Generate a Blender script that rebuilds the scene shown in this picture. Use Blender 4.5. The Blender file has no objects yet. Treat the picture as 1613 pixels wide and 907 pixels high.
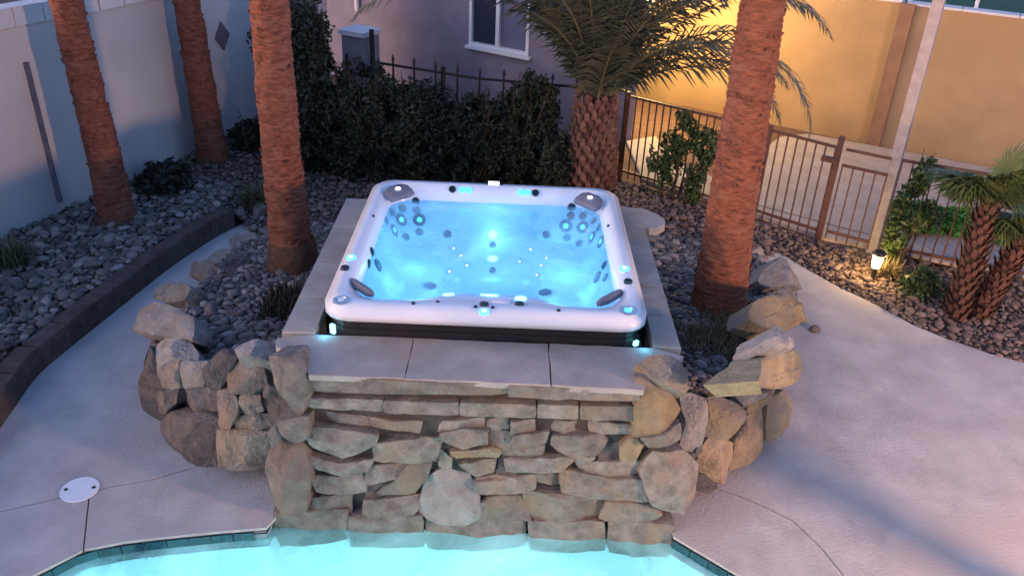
import bpy, bmesh, math, random
import numpy as np
from mathutils import Vector, Matrix, noise
from mathutils.geometry import tessellate_polygon
from mathutils.bvhtree import BVHTree
random.seed(7); rng = np.random.default_rng(7)
scene = bpy.context.scene
COL = scene.collection
R = math.radians
# ------------------------------------------------------------------ camera
F = 1322.36; PITCH = 0.498069; YAW = 0.0079536; ROLL = 0.0447295
CAM = Vector((0.13744, -5.00692, 4.39966))
fw = Vector((math.sin(YAW)*math.cos(PITCH), math.cos(YAW)*math.cos(PITCH), -math.sin(PITCH)))
rt0 = Vector((math.cos(YAW), -math.sin(YAW), 0)); up0 = rt0.cross(fw)
rt = rt0*math.cos(ROLL) + up0*math.sin(ROLL); up = up0*math.cos(ROLL) - rt0*math.sin(ROLL)
cd = bpy.data.cameras.new('camera'); cam = bpy.data.objects.new('camera', cd); COL.objects.link(cam)
cd.lens = F/1613*36; cd.sensor_width = 36; cd.clip_end = 500; cd.clip_start = .05
m3 = Matrix((rt, up, -fw)).transposed(); cam.matrix_world = Matrix.Translation(CAM) @ m3.to_4x4()
scene.camera = cam
# ------------------------------------------------------------------ world, sun, exposure
SUN_EL, SUN_AZ = 4.0, 250.0
w = bpy.data.worlds.new('World'); scene.world = w; w.use_nodes = True
nt = w.node_tree; bg = nt.nodes['Background']
sky = nt.nodes.new('ShaderNodeTexSky'); sky.sky_type = 'NISHITA'; sky.sun_disc = False
sky.sun_elevation = R(SUN_EL); sky.sun_rotation = R(SUN_AZ); sky.ozone_density = 3.0; sky.dust_density = 2.5; sky.air_density = 1.0
tint = nt.nodes.new('ShaderNodeMix'); tint.data_type = 'RGBA'; tint.blend_type = 'MULTIPLY'; tint.inputs[0].default_value = 1
tint.inputs[7].default_value = (1.06, .91, 1.05, 1)
nt.links.new(sky.outputs[0], tint.inputs[6]); nt.links.new(tint.outputs[2], bg.inputs[0]); bg.inputs[1].default_value = .15
sl = bpy.data.lights.new('sun', 'SUN'); sl.energy = .16; sl.angle = R(70); sl.color = (1, .80, .72)
so = bpy.data.objects.new('sun', sl); COL.objects.link(so)
a = R(SUN_AZ); e = R(22)
sd = Vector((math.sin(a)*math.cos(e), math.cos(a)*math.cos(e), math.sin(e)))
so.rotation_euler = sd.to_track_quat('Z', 'Y').to_euler()
scene.view_settings.view_transform = 'Standard'; scene.view_settings.look = 'None'
scene.view_settings.exposure = 2.45; scene.view_settings.gamma = 1
scene.cycles.max_bounces = 10; scene.cycles.transparent_max_bounces = 16
# ------------------------------------------------------------------ helpers
def ray(x, y): return fw + rt*((x-806.5)/F) - up*((y-453.5)/F)
def at(x, y, p, n):                       # where the view through a pixel meets a plane
    d = ray(x, y); n = Vector(n); t = (Vector(p)-CAM).dot(n)/d.dot(n); return CAM + d*t
def atz(x, y, z): return at(x, y, (0, 0, z), (0, 0, 1))
def tag(o, label=None, cat=None, group=None, kind=None):
    if label: o['label'] = label
    if cat: o['category'] = cat
    if group: o['group'] = group
    if kind: o['kind'] = kind
    return o
def link(name, me, mat=None, parent=None):
    o = bpy.data.objects.new(name, me); COL.objects.link(o)
    if mat and me and not me.materials: me.materials.append(mat)
    if parent: o.parent = parent
    return o
def empty(name, loc, rz=0):
    o = bpy.data.objects.new(name, None); COL.objects.link(o); o.location = loc; o.rotation_euler.z = rz
    o.empty_display_size = .1; return o
def thing(name, loc, label, cat, group=None, rz=0): return tag(empty(name, loc, rz), label, cat, group)
def mesh(name, v, f, smooth=False):
    me = bpy.data.meshes.new(name); me.from_pydata([tuple(p) for p in v], [], f); me.update()
    if smooth: me.polygons.foreach_set('use_smooth', [True]*len(me.polygons))
    return me
def fastmesh(name, V, Fc, smooth=False):
    V = np.asarray(V, np.float32); Fc = np.asarray(Fc, np.int32); k = Fc.shape[1]
    me = bpy.data.meshes.new(name); me.vertices.add(len(V)); me.vertices.foreach_set('co', V.ravel())
    me.loops.add(Fc.size); me.loops.foreach_set('vertex_index', Fc.ravel()); me.polygons.add(len(Fc))
    me.polygons.foreach_set('loop_start', np.arange(0, Fc.size, k, dtype=np.int32))
    me.polygons.foreach_set('use_smooth', np.full(len(Fc), smooth)); me.update(calc_edges=True); me.validate(); return me
def rel(o, parent):                       # keep a world-space mesh where it is under a moved parent
    o.parent = parent; o.matrix_parent_inverse = parent.matrix_basis.inverted(); return o
def part(name, me, mat, parent):
    o = link(name, me, mat); return rel(o, parent)
class MB:
    def __init__(s): s.v = []; s.f = []
    def add(s, v, f):
        n = len(s.v); s.v += [tuple(p) for p in v]; s.f += [tuple(i+n for i in q) for q in f]; return s
    def box(s, c, size, rz=0, M=None):
        c = Vector(c); hx, hy, hz = size[0]/2, size[1]/2, size[2]/2; rot = M or Matrix.Rotation(rz, 3, 'Z')
        v = [c + rot @ Vector((x*hx, y*hy, z*hz)) for x in (-1, 1) for y in (-1, 1) for z in (-1, 1)]
        return s.add(v, [(0, 1, 3, 2), (4, 6, 7, 5), (0, 4, 5, 1), (2, 3, 7, 6), (0, 2, 6, 4), (1, 5, 7, 3)])
    def bar(s, a, b, w, d=None, n=4):
        a = Vector(a); b = Vector(b); z = (b-a).normalized(); x = z.orthogonal().normalized() if abs(z.z) < .99 else Vector((1, 0, 0))
        if abs(z.z) < .99: x = z.cross(Vector((0, 0, 1))).normalized()
        y = z.cross(x); d = d or w; vs = []
        for p in (a, b):
            for i in range(n):
                t = 2*math.pi*(i+.5)/n; k = 1/math.cos(math.pi/n) if n == 4 else 1
                vs.append(p + x*(math.cos(t)*w/2*k) + y*(math.sin(t)*d/2*k))
        fs = [(i, (i+1) % n, n+(i+1) % n, n+i) for i in range(n)] + [tuple(range(n))[::-1], tuple(range(n, 2*n))]
        return s.add(vs, fs)
    def tube(s, pts, rads, n=8, cap=True):
        pts = [Vector(p) for p in pts]; vs = []
        for i, p in enumerate(pts):
            t = (pts[min(i+1, len(pts)-1)] - pts[max(i-1, 0)]).normalized()
            x = t.cross(Vector((0.13, .97, .2))).normalized(); y = t.cross(x); r = rads[i] if hasattr(rads, '__len__') else rads
            for k in range(n):
                an = 2*math.pi*k/n; vs.append(p + x*math.cos(an)*r + y*math.sin(an)*r)
        fs = [(i*n+k, i*n+(k+1) % n, (i+1)*n+(k+1) % n, (i+1)*n+k) for i in range(len(pts)-1) for k in range(n)]
        if cap: fs += [tuple(range(n))[::-1], tuple(range((len(pts)-1)*n, len(pts)*n))]
        return s.add(vs, fs)
    def lathe(s, c, prof, n=16, ax=(0, 0, 1)):
        c = Vector(c); q = Vector((0, 0, 1)).rotation_difference(Vector(ax)).to_matrix(); vs = []
        for r, z in prof:
            for k in range(n):
                t = 2*math.pi*k/n; vs.append(c + q @ Vector((r*math.cos(t), r*math.sin(t), z)))
        m = len(prof); fs = [(i*n+k, i*n+(k+1) % n, (i+1)*n+(k+1) % n, (i+1)*n+k) for i in range(m-1) for k in range(n)]
        fs += [tuple(range(n))[::-1], tuple(range((m-1)*n, m*n))]
        return s.add(vs, fs)
    def prism(s, poly, z0, z1, bev=0):
        n = len(poly); c = Vector((sum(p[0] for p in poly)/n, sum(p[1] for p in poly)/n))
        def zz(z, p): return z(p[0], p[1]) if callable(z) else z
        rings = [[(p[0], p[1], zz(z0, p)) for p in poly]]
        if bev:
            rings.append([(p[0], p[1], zz(z1, p)-bev) for p in poly])
            rings.append([(p[0]-(p[0]-c.x)/max(1e-3, (Vector(p[:2])-c).length)*bev, p[1]-(p[1]-c.y)/max(1e-3, (Vector(p[:2])-c).length)*bev, zz(z1, p)) for p in poly])
        else: rings.append([(p[0], p[1], zz(z1, p)) for p in poly])
        vs = [p for r_ in rings for p in r_]; fs = [(i*n+k, i*n+(k+1) % n, (i+1)*n+(k+1) % n, (i+1)*n+k) for i in range(len(rings)-1) for k in range(n)]
        tr = tessellate_polygon([[Vector((p[0], p[1], 0)) for p in poly]])
        L = (len(rings)-1)*n; fs += [(t[0]+L, t[1]+L, t[2]+L) for t in tr] + [(t[2], t[1], t[0]) for t in tr]
        return s.add(vs, fs)
    def build(s, name, mat, parent=None, smooth=False):
        me = mesh(name, s.v, s.f, smooth)
        bm = bmesh.new(); bm.from_mesh(me); bmesh.ops.recalc_face_normals(bm, faces=bm.faces); bm.to_mesh(me); bm.free()
        o = link(name, me, mat)
        if parent: rel(o, parent)
        return o
def smoothpath(pts, n):                   # Catmull-Rom through points
    P = [Vector(p) for p in pts]; P = [P[0]*2-P[1]] + P + [P[-1]*2-P[-2]]; out = []
    for i in range(1, len(P)-2):
        for k in range(n):
            t = k/n; a, b, c, d = P[i-1:i+3]
            out.append(.5*((2*b)+(c-a)*t+(2*a-5*b+4*c-d)*t*t+(-a+3*b-3*c+d)*t**3))
    return out + [P[-2]]
# ------------------------------------------------------------------ materials
def mat(name, c1, c2=None, rough=.8, ns=6, bump=.0, bs=40, c3=None, spec=.4, rand=0, metal=0, det=6, coord='pos', stretch=None, emis=None, est=0, stain=None, contrast=(.35, .65)):
    m = bpy.data.materials.new(name); m.use_nodes = True; t = m.node_tree; N = t.nodes; L = t.links; b = N['Principled BSDF']
    b.inputs['Roughness'].default_value = rough; b.inputs['Specular IOR Level'].default_value = spec; b.inputs['Metallic'].default_value = metal
    g = N.new('ShaderNodeNewGeometry'); v = g.outputs['Position']
    if coord == 'obj': v = N.new('ShaderNodeTexCoord').outputs['Object']
    if stretch:
        mp = N.new('ShaderNodeMapping'); mp.inputs['Scale'].default_value = stretch; L.new(v, mp.inputs[0]); v = mp.outputs[0]
    c2 = c2 or c1
    n1 = N.new('ShaderNodeTexNoise'); n1.inputs['Scale'].default_value = ns; n1.inputs['Detail'].default_value = det; n1.inputs['Roughness'].default_value = .62; L.new(v, n1.inputs[0])
    cr = N.new('ShaderNodeValToRGB'); cr.color_ramp.elements[0].position = contrast[0]; cr.color_ramp.elements[1].position = contrast[1]
    cr.color_ramp.elements[0].color = (*c1, 1); cr.color_ramp.elements[1].color = (*c2, 1); L.new(n1.outputs[0], cr.inputs[0]); col = cr.outputs[0]
    if c3:
        n3 = N.new('ShaderNodeTexNoise'); n3.inputs['Scale'].default_value = ns*.33; n3.inputs['Detail'].default_value = 3; L.new(v, n3.inputs[0])
        r3 = N.new('ShaderNodeValToRGB'); r3.color_ramp.elements[0].position = .52; r3.color_ramp.elements[1].position = .68; L.new(n3.outputs[0], r3.inputs[0])
        mx = N.new('ShaderNodeMix'); mx.data_type = 'RGBA'; L.new(r3.outputs[0], mx.inputs[0]); L.new(col, mx.inputs[6]); mx.inputs[7].default_value = (*c3, 1); col = mx.outputs[2]
    if rand:
        oi = N.new('ShaderNodeObjectInfo'); hs = N.new('ShaderNodeHueSaturation'); mr = N.new('ShaderNodeMapRange')
        mr.inputs[3].default_value = 1-rand; mr.inputs[4].default_value = 1+rand; L.new(oi.outputs['Random'], mr.inputs[0]); L.new(mr.outputs[0], hs.inputs['Value'])
        mr2 = N.new('ShaderNodeMapRange'); mr2.inputs[3].default_value = .5-rand*.06; mr2.inputs[4].default_value = .5+rand*.06
        mu = N.new('ShaderNodeMath'); mu.operation = 'FRACT'; mm = N.new('ShaderNodeMath'); mm.operation = 'MULTIPLY'; mm.inputs[1].default_value = 7.31
        L.new(oi.outputs['Random'], mm.inputs[0]); L.new(mm.outputs[0], mu.inputs[0]); L.new(mu.outputs[0], mr2.inputs[0]); L.new(mr2.outputs[0], hs.inputs['Hue'])
        L.new(col, hs.inputs['Color']); col = hs.outputs[0]
    L.new(col, b.inputs['Base Color'])
    if bump:
        n2 = N.new('ShaderNodeTexNoise'); n2.inputs['Scale'].default_value = bs; n2.inputs['Detail'].default_value = 9; n2.inputs['Roughness'].default_value = .62; L.new(v, n2.inputs[0])
        bp = N.new('ShaderNodeBump'); bp.inputs['Strength'].default_value = min(1, bump); bp.inputs['Distance'].default_value = .02*max(1, bump); L.new(n2.outputs[0], bp.inputs['Height']); L.new(bp.outputs[0], b.inputs['Normal'])
    if emis: b.inputs['Emission Color'].default_value = (*emis, 1); b.inputs['Emission Strength'].default_value = est
    return m
M_deck = mat('deck_concrete', (.37, .34, .325), (.55, .51, .48), .85, 2.6, .45, 40, c3=(.45, .39, .36), det=10, contrast=(.3, .7))
M_deckbase = mat('deck_joint', (.09, .08, .08), rough=.9)
M_soil = mat('soil', (.06, .045, .035), (.10, .08, .065), .95, 8, .6, 50)
M_stone = mat('quarried_stone', (.15, .13, .11), (.30, .265, .225), .85, 9, 1.6, 34, c3=(.27, .20, .14), rand=.18)
M_stoned = mat('dark_stone', (.10, .085, .08), (.18, .155, .14), .85, 9, 1.6, 34, rand=.2)
M_stoner = mat('warm_lit_ochre_stone', (.25, .185, .115), (.38, .285, .165), .85, 8, 1.6, 34, c3=(.24, .21, .18), rand=.15)  # yellow tone puts warm lamp light into the colour, mostly right-hand stones
M_stoneg = mat('pale_grey_stone', (.23, .22, .205), (.35, .33, .30), .85, 8, 1.5, 34, c3=(.26, .22, .18), rand=.15)
M_coping = mat('coping_stone', (.30, .26, .235), (.40, .355, .32), .8, 4, .3, 40, c3=(.33, .26, .21), rand=.06)
M_mortar = mat('mortar', (.045, .037, .032), (.085, .07, .058), .95, 9, .6, 40)
M_wall = mat('stucco_pale', (.50, .46, .45), (.57, .53, .52), .9, 1.4, .25, 90, c3=(.46, .42, .43))
M_wallcap = mat('wall_cap', (.55, .53, .56), (.62, .60, .62), .85, 4, .2, 60)
M_house = mat('house_stucco', (.19, .17, .22), (.24, .215, .27), .9, 2, .25, 90)
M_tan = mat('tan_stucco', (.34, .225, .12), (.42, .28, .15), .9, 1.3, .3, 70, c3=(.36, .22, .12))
M_frame = mat('white_vinyl', (.72, .72, .74), rough=.4)
M_iron = mat('black_iron', (.02, .017, .02), rough=.5)
M_rust = mat('brown_iron', (.085, .035, .025), (.13, .06, .04), .6, 20)
M_kerb = mat('brown_block', (.055, .042, .038), (.10, .078, .066), .9, 10, .5, 40, rand=.12)
M_tile = mat('teal_tile', (.003, .025, .04), (.006, .05, .07), .15, 12, rand=.35, spec=.6)
M_grout = mat('grout', (.22, .29, .30), rough=.8)
M_plaster = mat('pool_plaster', (.78, .9, .9), (.86, .94, .93), .7, 2)
M_shell = mat('white_acrylic', (.69, .72, .78), (.75, .78, .84), .22, 2.2, spec=.5)
M_skirt = mat('dark_skirt', (.012, .010, .014), (.02, .017, .022), .55, 6)
M_jet = mat('jet_grey', (.01, .03, .05), rough=.35)
M_chrome = mat('chrome_ring', (.55, .6, .65), rough=.2, metal=.8)
M_pillow = mat('pillow_grey', (.13, .135, .17), (.17, .175, .21), .6, 5)
M_cyan = mat('cyan_led', (.1, .5, .6), rough=.3, emis=(.08, .75, .95), est=.30)
M_cyanb = mat('bright_cyan_led', (.2, .7, .8), rough=.3, emis=(.2, .9, 1), est=.7)
M_badge = mat('lit_badge', (.8, .8, .8), rough=.3, emis=(.85, .95, 1), est=.6)
M_trunk = mat('palm_bark', (.12, .04, .024), (.30, .10, .052), .85, 13, .8, 30, c3=(.25, .10, .058), stretch=(1, 1, 3.2), rand=.1)
M_trunkd = mat('palm_foot', (.07, .035, .024), (.15, .07, .04), .9, 14, .8, 40)
M_boot = mat('leaf_boot', (.09, .038, .028), (.22, .11, .075), .8, 14, .4, 40, rand=.3)
M_core = mat('date_palm_core', (.035, .016, .012), (.07, .03, .02), .95, 12, .5, 40)
M_frond = mat('date_frond', (.065, .078, .055), (.125, .135, .10), .55, 5, rand=.25)
M_rachis = mat('frond_rib', (.16, .15, .08), (.22, .19, .10), .6, 10)
M_fan = mat('fan_leaf', (.055, .085, .03), (.11, .15, .05), .6, 5, rand=.25)
M_leafd = mat('dark_leaf', (.014, .02, .013), (.036, .045, .026), .6, 7, rand=.2)
M_leafg = mat('green_leaf', (.03, .06, .02), (.07, .11, .035), .55, 9)
M_leafh = mat('hedge_leaf', (.04, .16, .03), (.07, .26, .05), .6, 9)
M_twig = mat('twig', (.05, .035, .028), (.08, .055, .04), .9, 10)
M_dry = mat('dry_grass', (.10, .085, .045), (.19, .15, .08), .8, 12)
M_dryd = mat('dark_dry_plant', (.02, .016, .013), (.055, .04, .03), .9, 12)
M_turf = mat('turf', (.02, .07, .035), (.035, .11, .055), .9, 30, .6, 200)
M_conc = mat('path_concrete', (.36, .30, .26), (.44, .375, .33), .85, 3, .25, 60)
M_dirt = mat('red_dirt', (.13, .07, .05), (.19, .11, .075), .95, 8, .6, 60)
M_black = mat('black_metal', (.012, .012, .013), rough=.4)
M_lens = mat('lit_frosted_glass', (.9, .85, .7), rough=.4, emis=(1, .80, .38), est=1.6)
M_white = mat('white_plastic', (.78, .80, .84), (.70, .73, .78), .4, 8)
M_door = mat('door_brown', (.12, .06, .035), (.16, .085, .05), .6, 10)
def pebmat(name, stops):
    m = mat(name, stops[0], stops[-1], .75, 25, .3, 60); t = m.node_tree; N = t.nodes
    g = [n for n in N if n.bl_idname == 'ShaderNodeNewGeometry'][0]; b = N['Principled BSDF']
    cr = N.new('ShaderNodeValToRGB'); el = cr.color_ramp.elements
    el[0].color = (*stops[0], 1); el[1].color = (*stops[-1], 1)
    for i, c in enumerate(stops[1:-1]): el.new((i+1)/(len(stops)-1)).color = (*c, 1)
    t.links.new(g.outputs['Random Per Island'], cr.inputs[0])
    old = b.inputs['Base Color'].links[0].from_socket; mx = N.new('ShaderNodeMix'); mx.data_type = 'RGBA'; mx.inputs[0].default_value = .75
    t.links.new(old, mx.inputs[6]); t.links.new(cr.outputs[0], mx.inputs[7]); t.links.new(mx.outputs[2], b.inputs['Base Color']); return m
M_peb = pebmat('river_pebble', [(.035, .03, .03), (.17, .15, .14), (.08, .07, .068), (.36, .32, .30), (.13, .11, .10)])
M_pebb = pebmat('brown_pebble', [(.07, .05, .045), (.20, .14, .12), (.11, .08, .07), (.28, .20, .17), (.14, .10, .09)])
def glass(name, c):
    m = mat(name, c, rough=.05, spec=.7); return m
M_glass = glass('dark_window_glass', (.03, .035, .06)); M_glass2 = glass('curtained_glass', (.16, .16, .24))
def water(name, tintc, milk=None, mscale=1.6, bscale=5, bstr=.15, mr=(.04, .42)):
    m = bpy.data.materials.new(name); m.use_nodes = True; t = m.node_tree; N = t.nodes; L = t.links; N.clear()
    out = N.new('ShaderNodeOutputMaterial'); tr = N.new('ShaderNodeBsdfTransparent'); tr.inputs[0].default_value = (*tintc, 1)
    gl = N.new('ShaderNodeBsdfGlossy'); gl.inputs['Roughness'].default_value = .06
    fr = N.new('ShaderNodeFresnel'); fr.inputs[0].default_value = 1.33; mx = N.new('ShaderNodeMixShader')
    g = N.new('ShaderNodeNewGeometry'); n = N.new('ShaderNodeTexNoise'); n.inputs['Scale'].default_value = bscale; n.inputs['Detail'].default_value = 3; L.new(g.outputs['Position'], n.inputs[0])
    b = N.new('ShaderNodeBump'); b.inputs['Strength'].default_value = bstr; b.inputs['Distance'].default_value = .05; L.new(n.outputs[0], b.inputs['Height'])
    L.new(b.outputs[0], gl.inputs['Normal']); L.new(b.outputs[0], fr.inputs['Normal']); base = tr.outputs[0]
    if milk:
        tl = N.new('ShaderNodeBsdfTranslucent'); tl.inputs[0].default_value = (*milk, 1); df = N.new('ShaderNodeBsdfDiffuse'); df.inputs[0].default_value = (*milk, 1)
        ad = N.new('ShaderNodeAddShader'); L.new(tl.outputs[0], ad.inputs[0]); L.new(df.outputs[0], ad.inputs[1])
        n2 = N.new('ShaderNodeTexNoise'); n2.inputs['Scale'].default_value = mscale; n2.inputs['Detail'].default_value = 6; n2.inputs['Distortion'].default_value = .6; n2.inputs['Roughness'].default_value = .55
        L.new(g.outputs['Position'], n2.inputs[0]); cr = N.new('ShaderNodeValToRGB'); cr.color_ramp.elements[0].position = .36; cr.color_ramp.elements[1].position = .74
        cr.color_ramp.elements[0].color = (mr[0],)*3+(1,); cr.color_ramp.elements[1].color = (mr[1],)*3+(1,); L.new(n2.outputs[0], cr.inputs[0])
        m2 = N.new('ShaderNodeMixShader'); L.new(cr.outputs[0], m2.inputs[0]); L.new(base, m2.inputs[1]); L.new(ad.outputs[0], m2.inputs[2]); base = m2.outputs[0]
    L.new(fr.outputs[0], mx.inputs[0]); L.new(base, mx.inputs[1]); L.new(gl.outputs[0], mx.inputs[2]); L.new(mx.outputs[0], out.inputs[0]); return m
M_spaw = water('spa_water', (.80, .93, 1.0), milk=(.62, .84, .95))
M_poolw = water('pool_water_surface', (.74, .97, .98), milk=(.70, .95, .95), mscale=1.1, bscale=6, bstr=.5, mr=(.10, .45))
def pt(name, loc, col, power, r=.05, parent=None):
    l = bpy.data.lights.new(name, 'POINT'); l.color = col; l.energy = power; l.shadow_soft_size = r
    o = bpy.data.objects.new(name, l); COL.objects.link(o); o.location = loc
    if parent: rel(o, parent)
    return o
# ------------------------------------------------------------------ ground, pool, deck
poolL = [(-2.86, -1.10), (-2.67, -.89), (-2.42, -.80), (-2.2, -.75), (-1.8, -.67), (-1.49, -.62)]
poolR = [(1.41, -.55), (1.68, -.78), (1.80, -.88), (2.15, -1.2), (2.6, -1.75), (2.95, -2.6), (2.9, -3.8), (2.3, -5.2), (1.0, -6.2), (-.6, -6.6), (-2.1, -6.1), (-3.2, -4.9), (-3.75, -3.4), (-3.6, -2.1), (-3.2, -1.45)]
pool = poolL + [(-1.47, -.47), (1.40, -.47)] + poolR
def flat(name, outer, holes, z, m, parent=None, kind=None):
    zf = z if callable(z) else (lambda x, y: z)
    loops = [[Vector((x, y, 0)) for x, y in outer]] + [[Vector((x, y, 0)) for x, y in h] for h in holes]
    vs = [(p.x, p.y, zf(p.x, p.y)) for l in loops for p in l]; tr = tessellate_polygon(loops)
    fs = []
    for t in tr:
        a, b, c = [Vector(vs[i]) for i in t]; fs.append(t if (b-a).cross(c-a).z > 0 else t[::-1])
    o = link(name, mesh(name, vs, fs), m)
    if parent: rel(o, parent)
    if kind: o['kind'] = kind
    return o
flat('ground', [(-40, -30), (40, -30), (40, 50), (-40, 50)], [pool], -.05, M_soil, kind='structure')
kerbline = smoothpath([(-3.7, -1.6, 0), (-3.83, -.4, 0), (-3.93, .56, 0), (-3.98, 1.1, 0), (-3.90, 1.65, 0), (-3.75, 2.45, 0), (-3.59, 3.25, 0), (-3.34, 4.08, 0), (-3.08, 4.6, 0)], 8)
gravline = [(3.2, 5.2), (3.45, 4.3), (3.65, 3.9), (3.9, 3.45), (4.2, 3.04), (4.45, 2.62), (4.7, 2.36), (5.0, 2.12), (5.35, 1.95), (6.2, 1.6), (8, 1.0), (12, .2)]
deck = flat('deck', [(-4.2, -10), (12, -10), (12, .2)] + gravline[::-1][1:] + [(2.6, 5.2), (-2.8, 5.0)] + [(p.x-.05, p.y) for p in kerbline[::-1]], [pool], -.024, M_deckbase, kind='structure')
def inset(poly, d):
    n = len(poly); A = sum(poly[i][0]*poly[(i+1) % n][1]-poly[(i+1) % n][0]*poly[i][1] for i in range(n)); s = 1 if A > 0 else -1; out = []
    for i in range(n):
        p0, p1, p2 = [Vector(poly[j % n][:2]) for j in (i-1, i, i+1)]
        e1 = (p1-p0).normalized(); e2 = (p2-p1).normalized(); n1 = Vector((-e1.y, e1.x))*s; n2 = Vector((-e2.y, e2.x))*s
        b = (n1+n2); b = b.normalized() if b.length > .1 else n1; k = d/max(.4, b.dot(n1)); out.append((p1.x+b.x*k, p1.y+b.y*k))
    return out
def panel(poly, d=.005):
    p = inset(poly, d); bm = MB().prism(p, -.022, 0.0); o = bm.build('deck_panel', M_deck, deck); o['kind'] = 'structure'; return o
kl = [(p.x, p.y) for p in kerbline]
ki = min(range(len(kl)), key=lambda i: abs(kl[i][1]+.6))
seamL = [(-3.86, -.78), (-3.40, -.56), (-3.10, -.42), (-2.78, -.28), (-2.45, -.16), (-2.23, -.03)]
panel(seamL + [(-1.6, .3), (-1.6, 3.9), (-2.4, 3.95), (-2.85, 4.35)] + [p for p in kl[::-1] if -.7 < p[1] < 4.5])
def lipx(p): return p
# front-left panels either side of the joint by the drain lid
panel([(-2.87, -.33), (-2.66, -.885)] + [(-2.42, -.80), (-2.2, -.75), (-1.8, -.67), (-1.49, -.62), (-1.42, -.45), (-1.42, .2), (-1.9, .35), (-2.23, -.03), (-2.45, -.16), (-2.78, -.28)])
panel([(-3.86, -.78), (-3.40, -.56), (-3.10, -.42), (-2.87, -.33), (-2.66, -.885), (-2.86, -1.10), (-3.2, -1.45), (-3.6, -2.1), (-3.75, -3.4), (-3.2, -4.9), (-2.1, -6.1), (-2.1, -9.9), (-4.19, -9.9), (-4.19, -1.5)])
seamR = [(1.66, .05), (1.97, -.09), (2.15, -.2), (2.33, -.34), (2.46, -.6), (2.54, -.86), (2.75, -1.2), (3.3, -1.9), (3.6, -3.2)]
panel([(1.45, .05)] + seamR + [(2.9, -3.6), (2.95, -2.6), (2.6, -1.75), (2.15, -1.2), (1.80, -.88), (1.68, -.78), (1.41, -.55), (1.38, -.3)])
panel([(-2.1, -6.1), (-.6, -6.6), (1.0, -6.2), (2.3, -5.2), (2.9, -3.8), (2.9, -3.6), (3.6, -3.2), (3.3, -1.9), (2.75, -1.2), (2.54, -.86), (2.46, -.6), (2.33, -.34), (2.15, -.2), (1.97, -.09), (1.66, .05), (1.6, 2.3), (3.32, 2.26), (4.74, 2.34)] + gravline[7:] + [(12, -9.9), (-2.1, -9.9)])
panel([(1.6, 2.3), (3.32, 2.26), (4.74, 2.34)] + gravline[6:0:-1] + [(3.2, 4.15), (2.6, 3.9), (1.6, 3.8)])
# pool basin, tiles, water
basin = MB(); n = len(pool); ip = inset(pool, .0)
Z = [-.17, -1.25]; ib = inset(pool, .25)
vs = [(x, y, -.17) for x, y in ip] + [(x, y, -1.05) for x, y in ib]
basin.add(vs, [(i, (i+1) % n, n+(i+1) % n, n+i) for i in range(n)])
tr = tessellate_polygon([[Vector((x, y, 0)) for x, y in ib]]); basin.add([(x, y, -1.05) for x, y in ib], [tuple(t) for t in tr])
bo = basin.build('pool_basin', M_plaster); bo['kind'] = 'structure'
op = inset(pool, -.012)
gr = MB(); gr.add([(x, y, -.026) for x, y in op] + [(x, y, -.2) for x, y in op], [(i, (i+1) % n, n+(i+1) % n, n+i) for i in range(n) if i != 6])
part('grout_band', mesh('grout_band', gr.v, gr.f), M_grout, bo)['kind'] = 'structure'
pc = smoothpath([(x, y, 0) for x, y in ([(-3.6, -2.1), (-3.2, -1.45)] + poolL)], 10), smoothpath([(x, y, 0) for x, y in poolR[:6]], 10)
def rel2(o, p): o.parent = p; o.matrix_parent_inverse = p.matrix_basis.inverted()
def tiles(path, L=.148):
    acc = 0; out = []; last = path[0]
    for i in range(1, len(path)):
        while (path[i]-last).length >= L:
            d = (path[i]-last).normalized(); nx = last + d*L; out.append((last.copy(), nx.copy())); last = nx
    for a_, b_ in out:
        d = (b_-a_).normalized(); c = (a_+b_)/2
        q = MB().box((0, 0, 0), (L-.008, .012, .115)); o = link('tile', TILE, M_tile); o.location = (c.x, c.y, -.088)
        o.rotation_euler.z = math.atan2(d.y, d.x); rel2(o, bo); o['kind'] = 'structure'
TILE = mesh('tile', *(lambda q: (q.v, q.f))(MB().box((0, 0, 0), (.14, .014, .118))))
def rel2(o, p): o.parent = p; o.matrix_parent_inverse = p.matrix_basis.inverted()
tiles(pc[0]); tiles(pc[1])
lip = inset(pool, -.10)
wn = flat('pool_water', inset(pool, .001), [], -.098, M_poolw, kind='structure')
fx = thing('pool_light', (-2.25, -1.05, -.45), 'round white underwater pool light fitting at lower left of the glowing pool', 'pool light')
part('light_ring', mesh('light_ring', *(lambda q: (q.v, q.f))(MB().lathe((-2.28, -1.02, -.30), [(.05, 0), (.085, 0), (.095, .02), (.085, .03), (.05, .03)], 20)), True), M_frame, fx)
for i, (x, y, z, p) in enumerate([(-1.2, -2.6, -.5, 60), (1.4, -2.4, -.5, 42), (-2.2, -1.6, -.5, 22), (0, -1.3, -.6, 30)]):
    l = bpy.data.lights.new('pool_lamp', 'SPOT'); l.color = (.46, .98, 1); l.energy = p*.35; l.spot_size = R(135); l.spot_blend = .5; l.shadow_soft_size = .12
    o = bpy.data.objects.new('pool_lamp', l); COL.objects.link(o); o.location = (x, y, z+.3); rel2(o, fx)
lid = thing('drain_lid', (-2.95, -.31, 0), 'round white plastic skimmer lid set in the left deck', 'lid')
part('cover', mesh('cover', *(lambda q: (q.v, q.f))(MB().lathe((-2.95, -.31, .0), [(.135, .001), (.135, .009), (.128, .013), (.118, .011), (.0, .011)], 32))), M_white, lid)
for sx, sy in ((-.095, -.012), (.095, .022)):
    part('finger_hole', mesh('finger_hole', *(lambda q: (q.v, q.f))(MB().lathe((-2.95+sx, -.31+sy, .0112), [(.014, 0), (.014, .003), (.0, .003)], 10))), M_black, lid)
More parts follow.
